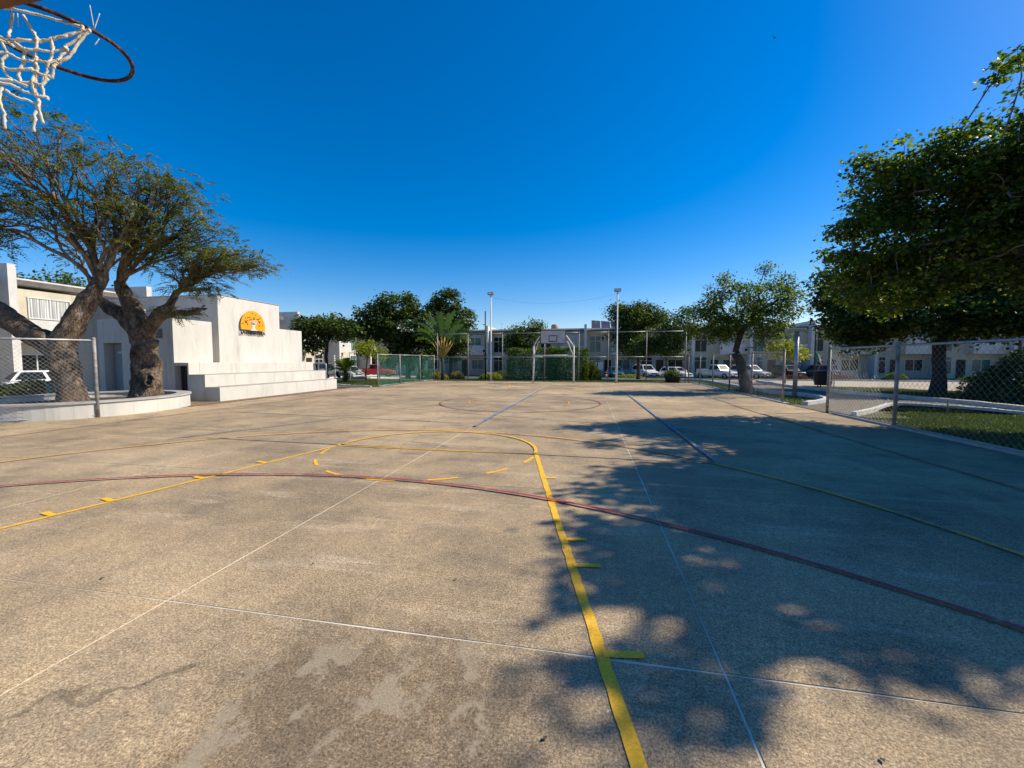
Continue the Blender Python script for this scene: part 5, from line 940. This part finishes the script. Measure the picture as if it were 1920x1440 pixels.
for x, y, r, lm, lb in ((-12.9, 33.8, (.8, .6, .55), 'leaf_croton', 'yellow croton bush at the foot of the fan palm'), (-11.3, 34.0, (.6, .5, .6), 'leaf_croton', 'yellow-orange croton right of the fan palm trunk'), (-8.9, 36.5, (1.1, .7, .6), 'leaf_yellow', 'bright yellow bush beside the black lamp post'),
    (-6.9, 36.0, (.8, .5, .35), 'leaf_red', 'reddish low plants at the foot of left floodlight'), (-11.0, 51.6, (1.6, .8, .9), 'leaf_hedge', 'dark green bush by the far house door'), (4.9, 51.4, (1.9, .6, .55), 'leaf_yellow', 'yellow hedge in front of the white utility car'),
    (9.0, 51.4, (1.5, .6, .4), 'leaf_mid', 'straggly green plants before the white hatchback'), (23.0, 51.8, (1.8, .6, .6), 'leaf_red', 'red flowering bed left of the flagpole'), (27.5, 51.8, (1.9, .6, .6), 'leaf_red', 'red flowering bed behind the bin'),
    (33.0, 51.8, (1.2, .8, .9), 'leaf_hedge', 'rounded green bush before the pale house at right'), (41.0, 51.8, (2.2, .8, .8), 'leaf_hedge', 'green bush behind the near right fence'), (48.0, 52.0, (2.5, .9, 1.2), 'leaf_mid', 'bush left of the dark trunk at right'),
    (21.5, 24.3, (1.6, 1.3, 1.5), 'leaf_mid', 'feathery green bush between trunk and dome hedge'), (-25.5, 30.2, (1.2, .9, .6), 'leaf_red', 'brownish bush under the flat-crowned tree'), (-14.2, 34.2, (.9, .7, .8), 'leaf_hedge', 'dark bush behind the left green screen')):
    shrub('bush', (x, y), r, lb, lm, 2600, .11)
# traveller's palm
t = empty('fan_palm', (-11.75, 31.6, -0.1), 0, 'fan-shaped palm with orange stalks behind the far left corner', 'palm')
MB().tube([(0, 0, 0), (.02, 0, .9), (0, 0, 1.9)], [.16, .12, .13], 12).build('trunk', 'bark_dark', t)
for k in range(15):
    q_ = (k - 7) / 7; a = PI / 2 - q_ * 0.62; ln = 1.55 + .25 * (1 - abs(q_)); b0 = np.array([math.cos(a) * .08, 0, 1.75]); tip = np.array([math.cos(a) * ln, .1 * (-1) ** k, 1.8 + math.sin(a) * ln])
    MB().tube([b0, b0 * .55 + tip * .45, tip], [.06, .04, .025], 6).build('stalk', 'palm_stalk', t)
    n = 12; vs = []; fs = []; bl = rng.uniform(1.9, 2.5) * (1 - .18 * abs(q_)); c = tip.copy(); d = unit(tip - b0); w0 = rng.uniform(.17, .25); tw = rng.uniform(-1.1, 1.1)
    for i in range(n + 1):
        f = i / n; s = unit(np.cross(d, [0, 1, 0])); sv = s * math.cos(tw) + np.array([0, 1, 0]) * math.sin(tw); ww = w0 * math.sin(PI * (0.08 + 0.9 * f)) ** .5 * (1 + (.4 if i % 2 else -.3))
        vs += [c - sv * ww + [0, 0, -.04], c.copy(), c + sv * ww + [0, 0, -.04]]; c = c + d * bl / n; d = unit(d + np.array([q_ * -.0 + math.cos(a) * .16, 0, -.10 * abs(q_) * (1 + 2 * f)]))
    for i in range(n):
        fs.append((3 * i, 3 * i + 1, 3 * i + 4, 3 * i + 3)); fs.append((3 * i + 1, 3 * i + 2, 3 * i + 5, 3 * i + 4))
    MB().add(vs, fs).build('frond', 'palm_leaf', t)
# cycad
t = empty('cycad', (-17.9, 27.6, -0.05), 0, 'spiky cycad on the grass beside the white steps', 'plant')
MB().lathe([(.16, 0), (.22, .25), (.2, .6), (.1, .75), (0, .78)], 14).build('trunk', 'bark_dark', t)
for k in range(44):
    a = rng.uniform(0, 2 * PI); el = rng.uniform(.15, 1.35); ln = rng.uniform(1.55, 2.0); pts = []
    for i in range(11):
        f = i / 10; pts.append(np.array([math.cos(a) * ln * f * math.cos(el), math.sin(a) * ln * f * math.cos(el), 0.75 + math.sin(el) * ln * f - .40 * f * f * ln]))
    vs = []; fs = []
    for i in range(10):
        p, q = pts[i], pts[i + 1]; d = unit(q - p); s = unit(np.cross(d, [0, 0, 1])); w = .34 * math.sin(PI * (.12 + .85 * i / 10)); nv = len(vs)
        for sg in (-1, 1):
            for j in (0, .5):
                c = p + (q - p) * j; m0 = len(vs); vs += [c, c + s * sg * w + d * w * .5 + [0, 0, .06], c + (q - p) * .62]; fs.append((m0, m0 + 1, m0 + 2))
    MB().add(vs, fs).build('frond', 'palm_leaf', t)

# ------------------------------------------------------------------ grass blades and litter
def blades(name, regions, dens, h):
    Vs = []
    for (x0, y0, x1, y1) in regions:
        n = int((x1 - x0) * (y1 - y0) * dens); p = np.stack([rng.uniform(x0, x1, n), rng.uniform(y0, y1, n)], 1)
        z = zt(p[:, 0], p[:, 1]) - .055; a = rng.uniform(0, 2 * PI, n); hh = h * rng.uniform(.4, 1.3, n); w = .011
        b = np.column_stack([p, z]); dx = np.column_stack([np.cos(a) * w, np.sin(a) * w, np.zeros(n)]); tip = b + np.column_stack([rng.normal(size=n) * hh * .45, rng.normal(size=n) * hh * .45, hh])
        Vs.append(np.stack([b - dx, b + dx, tip], 1))
    V = np.concatenate(Vs, 0).reshape(-1, 3); o = tri_mesh(name, V, np.arange(len(V)).reshape(-1, 3), 'blade'); tag(o, 'short lawn grass around the court', 'grass', kind='stuff'); return o
blades('grass', [(6.95, 3, 8.6, 12.6), (8.6, 3, 12.0, 14.0), (9.4, 14.0, 11.4, 15.3)], 1500, .05)
blades('grass', [(6.95, 16, 8.3, 29), (13.4, 9, 19, 23), (11.6, 23, 17, 27), (14, 20, 26, 24.3), (-11.5, 29.9, 6.5, 42.5)], 260, .08)
blades('grass', [(-20.5, 24.0, -12.2, 29.5)], 420, .08)
blades('grass', [(6.93, 3, 7.02, 12.8), (-12.95, 9.1, -12.82, 20)], 1600, .07)
for x, y, lb in ((-4.4, 1.75, 'dry leaf near the near left joint'), (-3.3, 2.15, 'dry leaf on the white joint at lower left'), (-1.5, 3.2, 'thin twig in the middle of the near court'), (-2.0, 2.6, 'dry leaf left of the middle of the court'), (-0.15, 1.55, 'dry leaf beside the yellow key line'), (-0.9, 2.6, 'dry leaf in front of the dashed arc'), (-5.2, 6.0, 'dry leaf left of the yellow key'), (1.1, 1.7, 'dry leaf in the dappled shade')):
    t = empty('fallen_leaf', (x, y, .006), rng.uniform(0, 6), lb, 'leaf', 'dry leaves on the court'); MB().add([(0, 0, 0), (.012, .009, .004), (.028, 0, .006), (.012, -.009, .004)], [(0, 1, 2), (0, 2, 3)]).build('blade', 'bark_dark', t)
